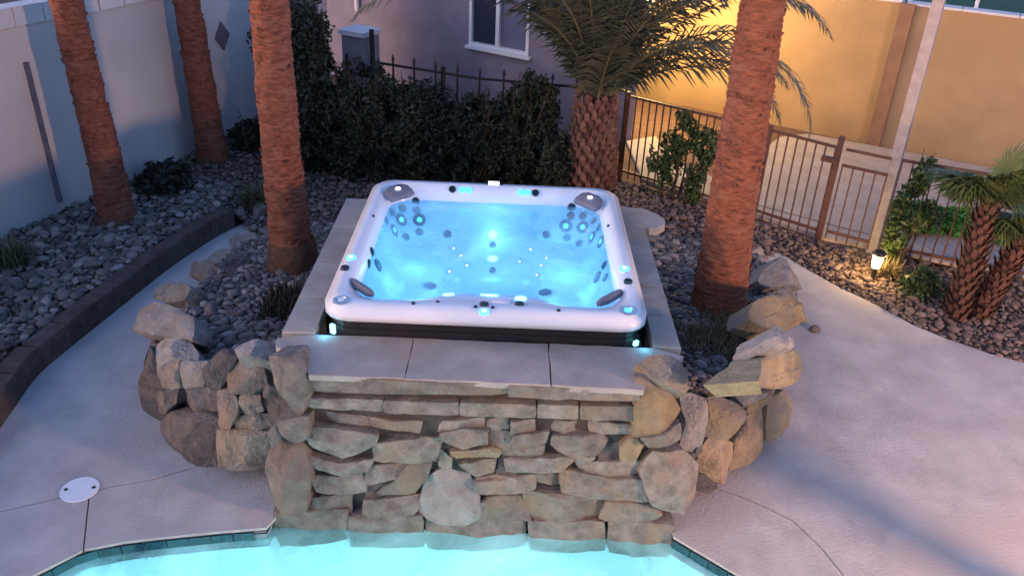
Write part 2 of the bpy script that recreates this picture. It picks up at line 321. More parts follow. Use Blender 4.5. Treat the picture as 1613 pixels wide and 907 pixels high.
# ------------------------------------------------------------------ beds, pebbles
def hL(x, y): return .80 - .14*y - .10*(abs(x)-1.42)
def hR(x, y): return .74 - .125*y - .12*(abs(x)-1.42)
bedL = [(-1.40, .12), (-1.95, .30), (-2.30, .62), (-2.60, 1.05), (-2.78, 1.7), (-2.92, 2.6), (-2.88, 3.7), (-2.3, 4.3), (-1.40, 4.2)]
bedR = [(1.40, .12), (1.65, .25), (2.1, .68), (2.45, 1.15), (2.75, 1.7), (2.98, 2.5), (3.25, 3.3), (3.2, 3.9), (2.6, 4.4), (1.40, 4.2)]
def bed(name, poly, h, m):
    q = MB().prism(poly, -.04, lambda x, y: max(.0, h(x, y))); o = q.build(name, m); o['kind'] = 'structure'; return o
bed('planter_soil', bedL, hL, M_soil); bed('planter_soil', bedR, hR, M_soil)
kin = [(p.x-.22, p.y) for p in kerbline]
leftbed = kin + [(-3.12, 4.35), (-2.8, 4.1), (-2.4, 3.8), (-1.3, 3.8), (-1.3, 2.7), (1.3, 2.8), (1.3, 4.9), (2.4, 5.1), (1.75, 6.3), (-.36, 6.7), (-1.75, 7.4), (-3.6, 8.6), (-4.05, 7.4), (-4.38, 6.23), (-4.75, 5.09), (-5.24, 4.1), (-5.5, 3.33), (-6.3, .5), (-6.3, -1.6)]
def hB(x, y):
    t = min(1, max(0, (-x-3.0)/.45)) if y > 3.6 else 1; return .03 + .17*t

rbed = gravline[1:] + [(12, 1.4), (6.5, 3.6), (4.15, 4.55), (3.35, 5.25), (1.75, 6.5), (1.40, 5.2), (1.40, 4.05), (2.65, 4.2), (3.15, 4.0), (3.42, 4.2)]
flat('gravel_bed', rbed, [], -.012, M_soil, kind='structure')
def inpoly(X, Y, poly):
    c = np.zeros(X.shape, bool); n = len(poly); j = n-1
    for i in range(n):
        xi, yi = poly[i][:2]; xj, yj = poly[j][:2]
        if yi != yj: c ^= ((yi > Y) != (yj > Y)) & (X < (xj-xi)*(Y-yi)/(yj-yi)+xi)
        j = i
    return c
def gridbed(name, poly, h, sp, m):
    P = np.array(poly)[:, :2]; x0, y0 = P.min(0); x1, y1 = P.max(0); nx, ny = int((x1-x0)/sp)+1, int((y1-y0)/sp)+1
    vs = [(x0+i*sp, y0+j*sp, h(x0+i*sp, y0+j*sp)) for j in range(ny+1) for i in range(nx+1)]
    cx, cy = np.meshgrid(x0+(np.arange(nx)+.5)*sp, y0+(np.arange(ny)+.5)*sp); k = inpoly(cx, cy, poly)
    fs = [(j*(nx+1)+i, j*(nx+1)+i+1, (j+1)*(nx+1)+i+1, (j+1)*(nx+1)+i) for j in range(ny) for i in range(nx) if k[j, i]]
    o = link(name, mesh(name, vs, fs), m); o['kind'] = 'structure'
gridbed('gravel_bed', leftbed, hB, .1, M_soil)
def icos(sub=1):
    bm = bmesh.new(); bmesh.ops.create_icosphere(bm, subdivisions=sub, radius=1); V = np.array([v.co[:] for v in bm.verts]); Fc = np.array([[v.index for v in f.verts] for f in bm.faces]); bm.free(); return V, Fc
IV, IF = icos(2); IV1, IF1 = icos(1)
def pebbles(name, poly, h, sp, size, m, label, layers=1, zoff=0, skip=None, low=False, ybox=None):
    P = np.array(poly)[:, :2]; x0, y0 = P.min(0); x1, y1 = P.max(0)
    if ybox: y0, y1 = max(y0, ybox[0]), min(y1, ybox[1])
    gx, gy = np.meshgrid(np.arange(x0, x1, sp), np.arange(y0, y1, sp)); gx = gx.ravel()+rng.uniform(-.5, .5, gx.size)*sp; gy = gy.ravel()+rng.uniform(-.5, .5, gy.size)*sp
    k = inpoly(gx, gy, poly)
    if skip is not None: k &= ~skip(gx, gy)
    gx, gy = gx[k], gy[k]; nn = len(gx); V0, F0 = (IV1, IF1) if low else (IV, IF)
    if nn*len(F0) > 900000: V0, F0 = IV1, IF1
    gz = np.array([max(h(x, y), -.01) for x, y in zip(gx, gy)]) + zoff
    A = []; nv = len(V0)
    s = size*np.exp(np.clip(rng.normal(0, .38, nn), -.9, .75)); ax = np.stack([s, s*rng.uniform(.55, .9, nn), s*rng.uniform(.35, .6, nn)], 1)
    th = rng.uniform(0, 2*np.pi, nn); tl = rng.normal(0, .35, nn); 
    warp = 1+.16*np.sin(V0[None, :, 0]*2.3+rng.uniform(0, 6, (nn, 1)))+.14*np.sin(V0[None, :, 1]*2.9+rng.uniform(0, 6, (nn, 1)))
    Q = V0[None]*warp[..., None]*ax[:, None]
    x, y, z = Q[..., 0], Q[..., 1], Q[..., 2]
    y, z = y*np.cos(tl)[:, None]-z*np.sin(tl)[:, None], y*np.sin(tl)[:, None]+z*np.cos(tl)[:, None]
    X = x*np.cos(th)[:, None]-y*np.sin(th)[:, None]+gx[:, None]; Y = x*np.sin(th)[:, None]+y*np.cos(th)[:, None]+gy[:, None]
    Zc = z + (gz+s*.3+rng.uniform(-.3, .7, nn)*s*.6)[:, None]
    V = np.stack([X, Y, Zc], -1).reshape(-1, 3); Fa = (F0[None]+np.arange(nn)[:, None, None]*nv).reshape(-1, 3)
    o = link(name, fastmesh(name, V, Fa, True), m); tag(o, label, 'gravel', kind='stuff'); return nn
PB = 0
PB += pebbles('river_gravel', bedL, hL, .044, .031, M_peb, 'grey blue river pebbles filling the planter left of the hot tub')
PB += pebbles('river_gravel', bedR, hR, .045, .031, M_peb, 'grey river pebbles filling the planter right of the hot tub')
PB += pebbles('river_gravel', leftbed, hB, .054, .036, M_peb, 'pale river cobbles along the left boundary wall', ybox=(-.5, 5.2), skip=lambda x, y: x > -2.6)
PB += pebbles('gravel', leftbed, hB, .055, .032, M_pebb, 'dim gravel on the bed behind the hot tub', ybox=(2.7, 9), skip=lambda x, y: (x < -2.6) & (y < 5.2), low=True)
PB += pebbles('gravel', rbed, lambda x, y: -.012, .052, .032, M_pebb, 'brown gravel strip between right deck and iron fence', skip=lambda x, y: x > 7, low=True)
# ------------------------------------------------------------------ kerb of brown blocks
kerb = thing('garden_kerb', (-3.9, 1, 0), 'low curved brown block kerb edging the left gravel bed', 'kerb')
kp = kerbline; L = 0; seg = []; last = kp[0]
cum = [0]
for i in range(1, len(kp)): cum.append(cum[-1]+(kp[i]-kp[i-1]).length)
def kat(s):
    i = max(j for j in range(len(cum)) if cum[j] <= s+1e-6); i = min(i, len(cum)-2); t = (s-cum[i])/(cum[i+1]-cum[i]); return kp[i].lerp(kp[i+1], t)
s = 0
while s < cum[-1]-.42:
    a_, b_ = kat(s+.004), kat(s+.402); mid = kat(s+.2); d = (b_-a_).normalized(); nrm = Vector((-d.y, d.x, 0)); W = .19+random.uniform(-.01, .01); H = .235+random.uniform(-.005, .005)
    poly = [a_, mid, b_, b_+nrm*W, mid+nrm*W, a_+nrm*W]; q = MB().prism([(p.x, p.y) for p in poly], -.03, H, .015); q.build('block', M_kerb, kerb); s += .405
# ------------------------------------------------------------------ boundary walls and house
def vwall(name, pts, z0, z1, th, m, label, cat, cap=None, capm=None, capseg=.4):
    t = thing(name, (*pts[0][:2], 0), label, cat); P = [Vector((x, y, 0)) for x, y in pts]
    off = []
    for i, p in enumerate(P):
        d = (P[min(i+1, len(P)-1)]-P[max(i-1, 0)]).normalized(); off.append(Vector((-d.y, d.x, 0)))
    poly = [(p.x, p.y) for p in P] + [((p+o*th).x, (p+o*th).y) for p, o in list(zip(P, off))[::-1]]
    part('wall_face', mesh('wall_face', *(lambda q: (q.v, q.f))(MB().prism(poly, z0, z1))), m, t)
    if cap:
        for i in range(len(P)-1):
            Ln = (P[i+1]-P[i]).length; k = max(1, round(Ln/capseg)); d = (P[i+1]-P[i])/k
            for j in range(k):
                a_ = P[i]+d*j; c = a_+d*.5+off[i]*th/2
                MB().box((c.x, c.y, z1+cap/2+.002), (d.length-.012, th+.04, cap), math.atan2(d.y, d.x)).build('cap_block', capm, t)
    return t
lw = vwall('boundary_wall', [(-6.6, .0), (-5.47, 3.33), (-5.2, 4.1), (-4.75, 5.09), (-4.38, 6.23), (-3.9, 7.8), (-3.2, 10.2)], -.05, 2.36, .2, M_wall, 'tall pale stucco boundary wall with block cap at left', 'wall', .20, M_wallcap, .42)
# strip and diamond fixed to the left wall
sp0 = Vector((-5.44, 3.43, 0)); dd = (Vector((-5.2, 4.1, 0))-Vector((-5.47, 3.33, 0))).normalized(); nn_ = Vector((dd.y, -dd.x, 0))
a1 = at(38, 98, (-5.47, 3.33, 0), nn_); a2 = at(92, 318, (-5.47, 3.33, 0), nn_)
st = MB().bar(a2+nn_*.012, a1+nn_*.012, .07, .03).build('wall_dark_strip', mat('strip_grey', (.10, .09, .13), (.14, .13, .17), .6, 8)); tag(st, 'dark narrow vertical strip fixed to the left boundary wall', 'wall_strip')  # plain dark bar laid against the wall face
dp = (-4.38, 6.23, 0); d2 = (Vector((-3.9, 7.8, 0))-Vector(dp)).normalized(); n2_ = Vector((d2.y, -d2.x, 0))
dm = MB(); c = at(349, 57, dp, n2_)
dv = [c+d2*s*.17 for s in (1,)]+[c+Vector((0, 0, .2))]+[c-d2*.17]+[c-Vector((0, 0, .2))]
dm.add([p+n2_*.002 for p in dv]+[p+n2_*.022 for p in dv], [(0, 1, 2, 3), (7, 6, 5, 4), (0, 4, 5, 1), (1, 5, 6, 2), (2, 6, 7, 3), (3, 7, 4, 0)])
tag(dm.build('wall_ornament', mat('slate_ornament', (.10, .09, .12), (.13, .12, .15), .7, 8)), 'dark diamond shaped plaque on the boundary wall between two palms', 'ornament')
TH = R(33); hd = Vector((math.cos(TH), -math.sin(TH), 0)); hn = Vector((-math.sin(TH), -math.cos(TH), 0)); H0 = Vector((-.68, 10, 0))
def hpt(s, z, off=0): return H0+hd*s+hn*off+Vector((0, 0, z))
house = thing('house', (0, 10, 0), 'lavender stucco house wall with a white framed sliding window behind the hedge', 'house')
ws, we = 0.0, 1.235; wz0, wz1 = 1.07, 2.25     # window span along the wall
cornS = 3.19
def wallbox(s0, s1, z0, z1, name='wall', m=M_house):
    c = hpt((s0+s1)/2, (z0+z1)/2, -.1); return MB().box(c, (s1-s0, .2, z1-z0), -TH).build(name, m, house)
wallbox(-9, ws, -.05, 3.2); wallbox(we, cornS, -.05, 3.2); wallbox(ws, we, -.05, wz0); wallbox(ws, we, wz1, 3.2)
wf = MB(); fwid = .055
for s0, s1, z0, z1 in ((ws, we, wz0, wz0+fwid), (ws, we, wz1-fwid, wz1), (ws, ws+fwid, wz0+fwid, wz1-fwid), (we-fwid, we, wz0+fwid, wz1-fwid), (ws+.56, ws+.63, wz0+fwid, wz1-fwid)):
    wf.box(hpt((s0+s1)/2, (z0+z1)/2, -.02), (s1-s0, .09, z1-z0), -TH)
win = wf.build('window', M_frame, house)
for s0, s1, m in ((ws+fwid, ws+.56, M_glass), (ws+.63, we-fwid, M_glass2)):
    o = MB().box(hpt((s0+s1)/2, (wz0+wz1)/2, -.045), (s1-s0, .01, wz1-wz0-2*fwid), -TH).build('pane', m); rel(o, win)
MB().box(hpt((ws+we)/2, wz0-.03, .03), (we-ws+.1, .09, .05), -TH).build('sill', M_frame, house)
cs = hpt(cornS, 0); se = Vector((2.50, 11.6, 0)); sdv = (se-cs); sn = Vector((sdv.y, -sdv.x, 0)).normalized()
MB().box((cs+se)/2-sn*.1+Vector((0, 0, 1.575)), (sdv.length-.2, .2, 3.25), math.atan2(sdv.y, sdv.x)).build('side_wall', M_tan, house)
dr = MB(); p0 = cs.lerp(se, .42); p1 = cs.lerp(se, .72)
fr_ = MB().box((p0+p1)/2+sn*.02+Vector((0, 0, 1.03)), ((p1-p0).length, .05, 2.08), math.atan2(sdv.y, sdv.x)).build('door', M_frame, house)
o = MB().box((p0+p1)/2+sn*.055+Vector((0, 0, 1.0)), ((p1-p0).length-.22, .03, 1.9), math.atan2(sdv.y, sdv.x)).build('door_leaf', M_door); rel(o, fr_)
# lit wall lantern on the side wall
lp = cs.lerp(se, .30)+sn*.14+Vector((0, 0, 2.0))
lan = thing('wall_lantern', lp, 'lit lantern on the house side wall behind the date palm fronds', 'lantern')
part('bracket', mesh('bracket', *(lambda q: (q.v, q.f))(MB().box(lp-sn*.08+Vector((0, 0, .12)), (.05, .05, .1)).lathe(lp, [(.06, .1), (.08, .12), (.02, .18)], 8))), M_black, lan)
part('lamp_glass', mesh('lamp_glass', *(lambda q: (q.v, q.f))(MB().lathe(lp, [(.045, -.1), (.06, .1)], 8))), M_lens, lan)
pt('lantern_lamp', lp+sn*.16, (1, .70, .28), 95, .06, lan)
dsp = MB(); c = at(565, 10, H0, hn); c = c+hn*.05
dsp.tube([c+Vector((0, 0, 1.4)), c+Vector((0, 0, -.06)), c+Vector((0, 0, -.10))-hn*.02], .045, 8)
part('downspout', mesh('downspout', dsp.v, dsp.f, True), M_frame, house)
# pillar at the left end of the iron fence
pil = thing('fence_pillar', (-2.25, 7.95, 0), 'grey stucco pillar with flat pale cap behind the hedge', 'pillar')
part('shaft', mesh('shaft', *(lambda q: (q.v, q.f))(MB().box((-2.23, 7.98, .78), (.40, .40, 1.66), -.5))), mat('pillar_stucco', (.20, .19, .22), (.25, .24, .27), .9, 5, .3, 80), pil)
part('cap', mesh('cap', *(lambda q: (q.v, q.f))(MB().box((-2.23, 7.98, 1.645), (.47, .47, .07), -.5))), M_wallcap, pil)
# tan retaining wall with turf above
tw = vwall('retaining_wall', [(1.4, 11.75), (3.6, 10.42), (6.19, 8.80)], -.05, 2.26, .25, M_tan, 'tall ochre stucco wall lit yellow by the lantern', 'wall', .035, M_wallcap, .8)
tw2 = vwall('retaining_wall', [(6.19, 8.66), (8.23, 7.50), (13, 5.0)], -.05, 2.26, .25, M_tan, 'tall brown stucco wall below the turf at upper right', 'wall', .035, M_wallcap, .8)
pp = thing('wall_pilaster', (6.16, 8.6, 0), 'narrow brown stucco pilaster where the two tan walls meet', 'pilaster')
part('shaft', mesh('shaft', *(lambda q: (q.v, q.f))(MB().box((6.22, 8.66, 1.12), (.22, .2, 2.33), R(-30)))), mat('brown_stucco', (.22, .12, .075), (.28, .16, .10), .9, 4, .3, 70), pp)
flat('upper_lawn', [(4.4, 10.25), (6.3, 9.0), (8.3, 7.75), (13.2, 5.2), (30, 20), (5, 30)], [], lambda x, y: 2.25, M_turf, kind='structure')
rail = thing('lawn_railing', (8, 8, 2.25), 'thin pale railing along the top of the brown wall by the turf', 'railing')
q0, q1 = Vector((6.3, 8.85, 0)), Vector((13, 5.3, 0))
for i in range(9):
    p = q0.lerp(q1, i/8); MB().bar(p+Vector((0, 0, 2.24)), p+Vector((0, 0, 3.2)), .04).build('post', M_frame, rail)
MB().bar(q0+Vector((0, 0, 3.2)), q1+Vector((0, 0, 3.2)), .04).build('top_rail', M_frame, rail)
# ground beyond the fence
path = [(1.95, 8.1), (2.35, 8.45), (2.8, 7.1), (3.2, 6.35), (3.75, 6.9), (4.35, 8.0), (5.1, 8.85), (5.9, 8.62), (8.2, 7.3), (13, 4.8), (13, 1.5), (6.5, 3.7), (4.15, 4.65), (3.35, 5.35), (2.0, 6.5), (1.7, 7.2)]
flat('side_yard', [(1.5, 6.6), (3.35, 5.3), (4.15, 4.6), (6.5, 3.62), (13, 1.4), (13, 5), (6.2, 8.66), (3.6, 10.4), (1.4, 11.7), (2.0, 8.3)], [], -.02, M_dirt, kind='structure')
pth = MB().prism([(2.0, 8.2), (2.5, 8.5), (2.75, 7.3), (3.15, 6.6), (3.55, 6.95), (4.0, 7.75), (4.65, 8.75), (5.2, 9.0), (6.15, 8.5), (8.2, 7.35), (13, 4.85), (13, 1.6), (6.5, 3.72), (4.15, 4.72), (3.37, 5.42), (2.05, 6.5)], -.03, .035, .01).build('path', M_conc); pth['kind'] = 'structure'
sl_ = MB().prism([(4.75, 4.35), (5.55, 5.15), (6.28, 4.95), (6.0, 4.05), (5.5, 3.98)], .036, .075, .01).build('paving_slab', M_conc)
tag(sl_, 'pale square paving slab beyond the fence right of the path light', 'slab')
jt = MB(); 
for a_, b_ in (((3.42, 5.75), (4.5, 5.0)), ((4.5, 5.0), (5.3, 4.55))):
    jt.bar((*a_, .036), (*b_, .036), .018, .006)
o = jt.build('path_joint', M_deckbase, pth); o['kind'] = 'structure'
# ------------------------------------------------------------------ iron fences
def fence(t, a_, b_, z0, z1, sp, m, spear=False, w=.016, low=None, top=True):
    a_ = Vector((*a_, 0)); b_ = Vector((*b_, 0)); n = max(2, int((b_-a_).length/sp)); ang = math.atan2((b_-a_).y, (b_-a_).x)
    me = mesh('picket', *(lambda q: (q.v, q.f))(MB().bar((0, 0, 0), (0, 0, z1-z0+(.09 if spear else 0)), w) if not spear else MB().bar((0, 0, 0), (0, 0, z1-z0+.05), w).lathe((0, 0, z1-z0+.04), [(.008, 0), (.03, .03), (.002, .11)], 6)))
    for i in range(n+1):
        p = a_.lerp(b_, i/n); o = link('picket', me, m); o.location = (p.x, p.y, z0); o.rotation_euler.z = ang; rel(o, t)
    for z in ([z1-.02, z0+.10] if top else [z0+.1]) + ([low] if low else []):
        MB().bar(a_+Vector((0, 0, z)), b_+Vector((0, 0, z)), .032, .032).build('rail', m, t)
def post(t, x, y, z, m, w=.05): MB().box((x, y, z/2-.02), (w, w, z+.04), R(-35)).build('post', m, t)
f1 = thing('iron_fence', (2.5, 5.9, 0), 'brown iron picket fence between date palm and gate', 'fence')
fence(f1, (1.75, 6.55), (3.38, 5.27), .03, 1.24, .108, M_rust); fence(f1, (3.38, 5.27), (4.03, 4.71), .03, 1.24, .108, M_rust)
post(f1, 1.73, 6.57, 1.28, M_rust); post(f1, 3.38, 5.27, 1.28, M_rust); post(f1, 4.06, 4.68, 1.36, M_rust, .06)
gt = thing('iron_gate', (4.1, 4.6, 0), 'narrow brown iron gate with latch panel beside the white post', 'gate')
fence(gt, (4.13, 4.64), (4.56, 4.36), .05, 1.04, .105, M_rust); 
MB().bar((4.13, 4.64, 1.22), (4.56, 4.36, 1.22), .03).build('top_rail', M_rust, gt)
MB().box((3.99, 4.71, 1.06), (.2, .07, .06), R(-33)).build('latch', M_rust, gt)
f2 = thing('iron_fence', (5.5, 3.9, 0), 'brown iron picket fence running behind the small fan palm', 'fence')
fence(f2, (4.68, 4.32), (6.2, 3.68), .03, 1.24, .11, M_rust); fence(f2, (6.2, 3.68), (8.0, 2.9), .03, 1.24, .11, M_rust); post(f2, 6.2, 3.68, 1.28, M_rust)
f3 = thing('iron_fence', (-.5, 7, 0), 'black spear topped iron fence seen over the dark hedge', 'fence')
for a_, b_ in (((-2.0, 7.62), (-.36, 6.92)), ((-.36, 6.92), (1.70, 6.60))): fence(f3, a_, b_, .03, 1.30, .30, M_iron, True, .022)
post(f3, -.9, 7.13, 1.38, M_iron); post(f3, -2.0, 7.64, 1.75, M_iron)
for i, (x, y) in enumerate([(-2.35, 7.45), (-2.6, 7.3), (-2.9, 7.25)]): MB().bar((x, y, 0), (x, y, 1.42-.05*i), .035).build('stake', M_iron, f3)
wp = MB().box((4.66, 4.45, 1.7), (.12, .12, 3.5), R(-33)); wpo = wp.build('white_post', mat('painted_post', (.30, .26, .26), (.40, .35, .35), .6, 10)); tag(wpo, 'tall pale painted square post standing at the iron gate', 'post')
# ------------------------------------------------------------------ path light
pl = thing('path_light', (4.36, 3.62, 0), 'lit black garden path light in the gravel by the white post', 'path light')
x, y = 4.36, 3.62
part('stem', mesh('stem', *(lambda q: (q.v, q.f))(MB().lathe((x, y, 0), [(.045, -.02), (.045, .01), (.028, .02), (.028, .15), (.05, .17)], 12))), M_black, pl)
part('lamp_glass', mesh('lamp_glass', *(lambda q: (q.v, q.f))(MB().lathe((x, y, 0), [(.045, .172), (.062, .33)], 14)), True), M_lens, pl)
part('cap', mesh('cap', *(lambda q: (q.v, q.f))(MB().lathe((x, y, 0), [(.075, .332), (.08, .35), (.05, .385), (.0, .40)], 14)), True), M_black, pl)
pt('path_lamp', (x-.11, y-.02, .27), (1, .60, .20), 2.6, .05, pl); pt('path_lamp', (x+.11, y+.04, .27), (1, .60, .20), 2.6, .05, pl)
# ------------------------------------------------------------------ patio wall lamp and column outside the frame, whose light and shadow cross the right deck
plt = thing('patio_lantern', (7.1, -4.42, 2.6), 'lit patio lantern on its tall post by the right deck', 'lantern')
part('post', mesh('post', *(lambda q: (q.v, q.f))(MB().box((7.1, -4.42, 1.2), (.09, .09, 2.5)))), M_black, plt)
part('lamp_glass', mesh('lamp_glass', *(lambda q: (q.v, q.f))(MB().lathe((7.1, -4.42, 2.46), [(.07, 0), (.10, .22)], 12))), M_lens, plt)
part('cap', mesh('cap', *(lambda q: (q.v, q.f))(MB().lathe((7.1, -4.42, 2.69), [(.14, 0), (.02, .1)], 12))), M_black, plt)
pt('patio_lamp', (6.98, -4.28, 2.6), (1, .58, .38), 440, .26, plt)
tag(MB().box((4.9, -2.17, 1.5), (.20, .20, 3.1), .78).build('patio_column', M_wall), 'square patio column by the right deck', 'column')
# ------------------------------------------------------------------ stones
def plane(x, y, az, lean): a_ = R(az); l = R(lean); return (Vector((x, y, 0)), Vector((math.cos(a_)*math.cos(l), math.sin(a_)*math.cos(l), math.sin(l))), az)
def stone(parent, pts, pl_, tilt, depth, m, prot=0, H=.16, seed=None, name='stone', taper=.82, rough=1, fac=1, grow=1.025, ridge=None):
    rnd = random.Random(hash((round(pts[0][0]), round(pts[0][1]), len(pts)))); P0, n0, az = pl_
    cx = sum(p[0] for p in pts)/len(pts); cy = sum(p[1] for p in pts)/len(pts); yb = max(p[1] for p in pts)
    A = at(cx, yb*.8+cy*.2, P0, n0) + n0*prot
    a_ = R(az); l = R(tilt); n = Vector((math.cos(a_)*math.cos(l), math.sin(a_)*math.cos(l), math.sin(l)))
    W = [at(x, y, A, n) for x, y in pts]; C = sum(W, Vector())/len(W)
    u = Vector((0, 0, 1)).cross(n); u = u.normalized(); v = n.cross(u)
    Q = [((p-C).dot(u), (p-C).dot(v)) for p in W]
    N = 24; K_ = len(Q); Ls = [math.dist(Q[i], Q[(i+1) % K_]) for i in range(K_)]; cnt = [1]*K_
    while sum(cnt) < N: i = max(range(K_), key=lambda j: Ls[j]/cnt[j]); cnt[i] += 1
    out = []; sc0 = grow
    for i in range(K_):
        x0_, y0_ = Q[i]; x1_, y1_ = Q[(i+1) % K_]; ex, ey = (x1_-x0_), (y1_-y0_); le = max(1e-6, Ls[i])
        for j in range(cnt[i]):
            t = j/cnt[i]; w_ = rnd.gauss(0, .018)*min(le, .25) if j else 0
            out.append(((x0_+ex*t-ey/le*w_)*sc0, (y0_+ey*t+ex/le*w_)*sc0))
    out = [tuple(.8*out[k][i]+.1*(out[k-1][i]+out[(k+1) % N][i]) for i in (0, 1)) for k in range(N)]
    area = abs(sum(out[k][0]*out[(k+1) % N][1]-out[(k+1) % N][0]*out[k][1] for k in range(N)))/2; S = math.sqrt(area)
    Hh = H*S; nf = rnd.randint(3, 5); fcs = []
    for k in range(nf):
        t = rnd.uniform(0, 6.283); g = rnd.uniform(.1, .55)*fac; fcs.append((math.cos(t)*g, math.sin(t)*g, rnd.uniform(.75, 1.15)*Hh))
    sd_ = Vector((rnd.uniform(-50, 50),)*3)
    def height(x, y, s_):
        h = min(c_-(a1_*x+b1*y)*1.0 for a1_, b1, c_ in fcs)
        h = min(h, Hh*1.3)
        if ridge: xr = x-ridge[0]*S-.25*y; h = min(Hh*1.5+(xr*ridge[1] if xr < 0 else -xr*ridge[2]), h+Hh*.6)
        edge = Hh*(1-s_**10)*1.1
        h = min(h, edge); h += noise.noise(Vector((x, y, 0))*9+sd_)*.018*rough+noise.noise(Vector((x, y, 0))*26+sd_)*.006*rough
        return h
    vs = []; S_ = [.28, .52, .72, .86, .94, .98, 1.0]
    def P3(x, y, h): return C+u*x+v*y+n*h
    vs.append(P3(0, 0, height(0, 0, 0)))
    for s_ in S_:
        for (x, y) in out: vs.append(P3(x*s_, y*s_, height(x*s_, y*s_, s_)))
    back = -depth
    for f_, d_ in ((1.01, .3), (.97, .65), (taper, 1.0)):
        for (x, y) in out: vs.append(P3(x*f_, y*f_, back*d_+noise.noise(Vector((x*5, y*5, d_*3))+sd_)*.02))
    vs.append(P3(0, 0, back)); R_ = len(S_)+3; fs = [(0, 1+k, 1+(k+1) % N) for k in range(N)]
    for r_ in range(R_-1):
        o_ = 1+r_*N; fs += [(o_+k, o_+N+k, o_+N+(k+1) % N, o_+(k+1) % N) for k in range(N)]
    o_ = 1+(R_-1)*N; fs += [(o_+k, len(vs)-1, o_+(k+1) % N) for k in range(N)]
    return part(name, mesh(name, vs, fs), m, parent)
def Z(s_, ox, oy): return lambda pts: [(ox+x/s_, oy+y/s_) for x, y in pts]
z5 = Z(1.711, 200, 330); z6 = Z(2.52, 400, 500); z7 = Z(2.52, 740, 500); z8 = Z(1.89, 1000, 320); ident = lambda p: p
FWALL = plane(0, -.455, -90, 2.0)
feat = thing('rock_waterfall_wall', (0, -.45, 0), 'stacked stone waterfall wall rising from the pool below the hot tub', 'stone wall')
MB().box((0, -.02, .5), (2.3, .78, 1.26)).build('core', M_mortar, feat)
S_, D_, O_, G_ = M_stone, M_stoned, M_stoner, M_stoneg
P_ = mat('lamplit_patch_stone', (.15, .115, .095), (.25, .19, .15), .85, 7, 1.5, 34, c3=(.33, .19, .11))  # orange patches are warm lamp light painted into the left pillar stone
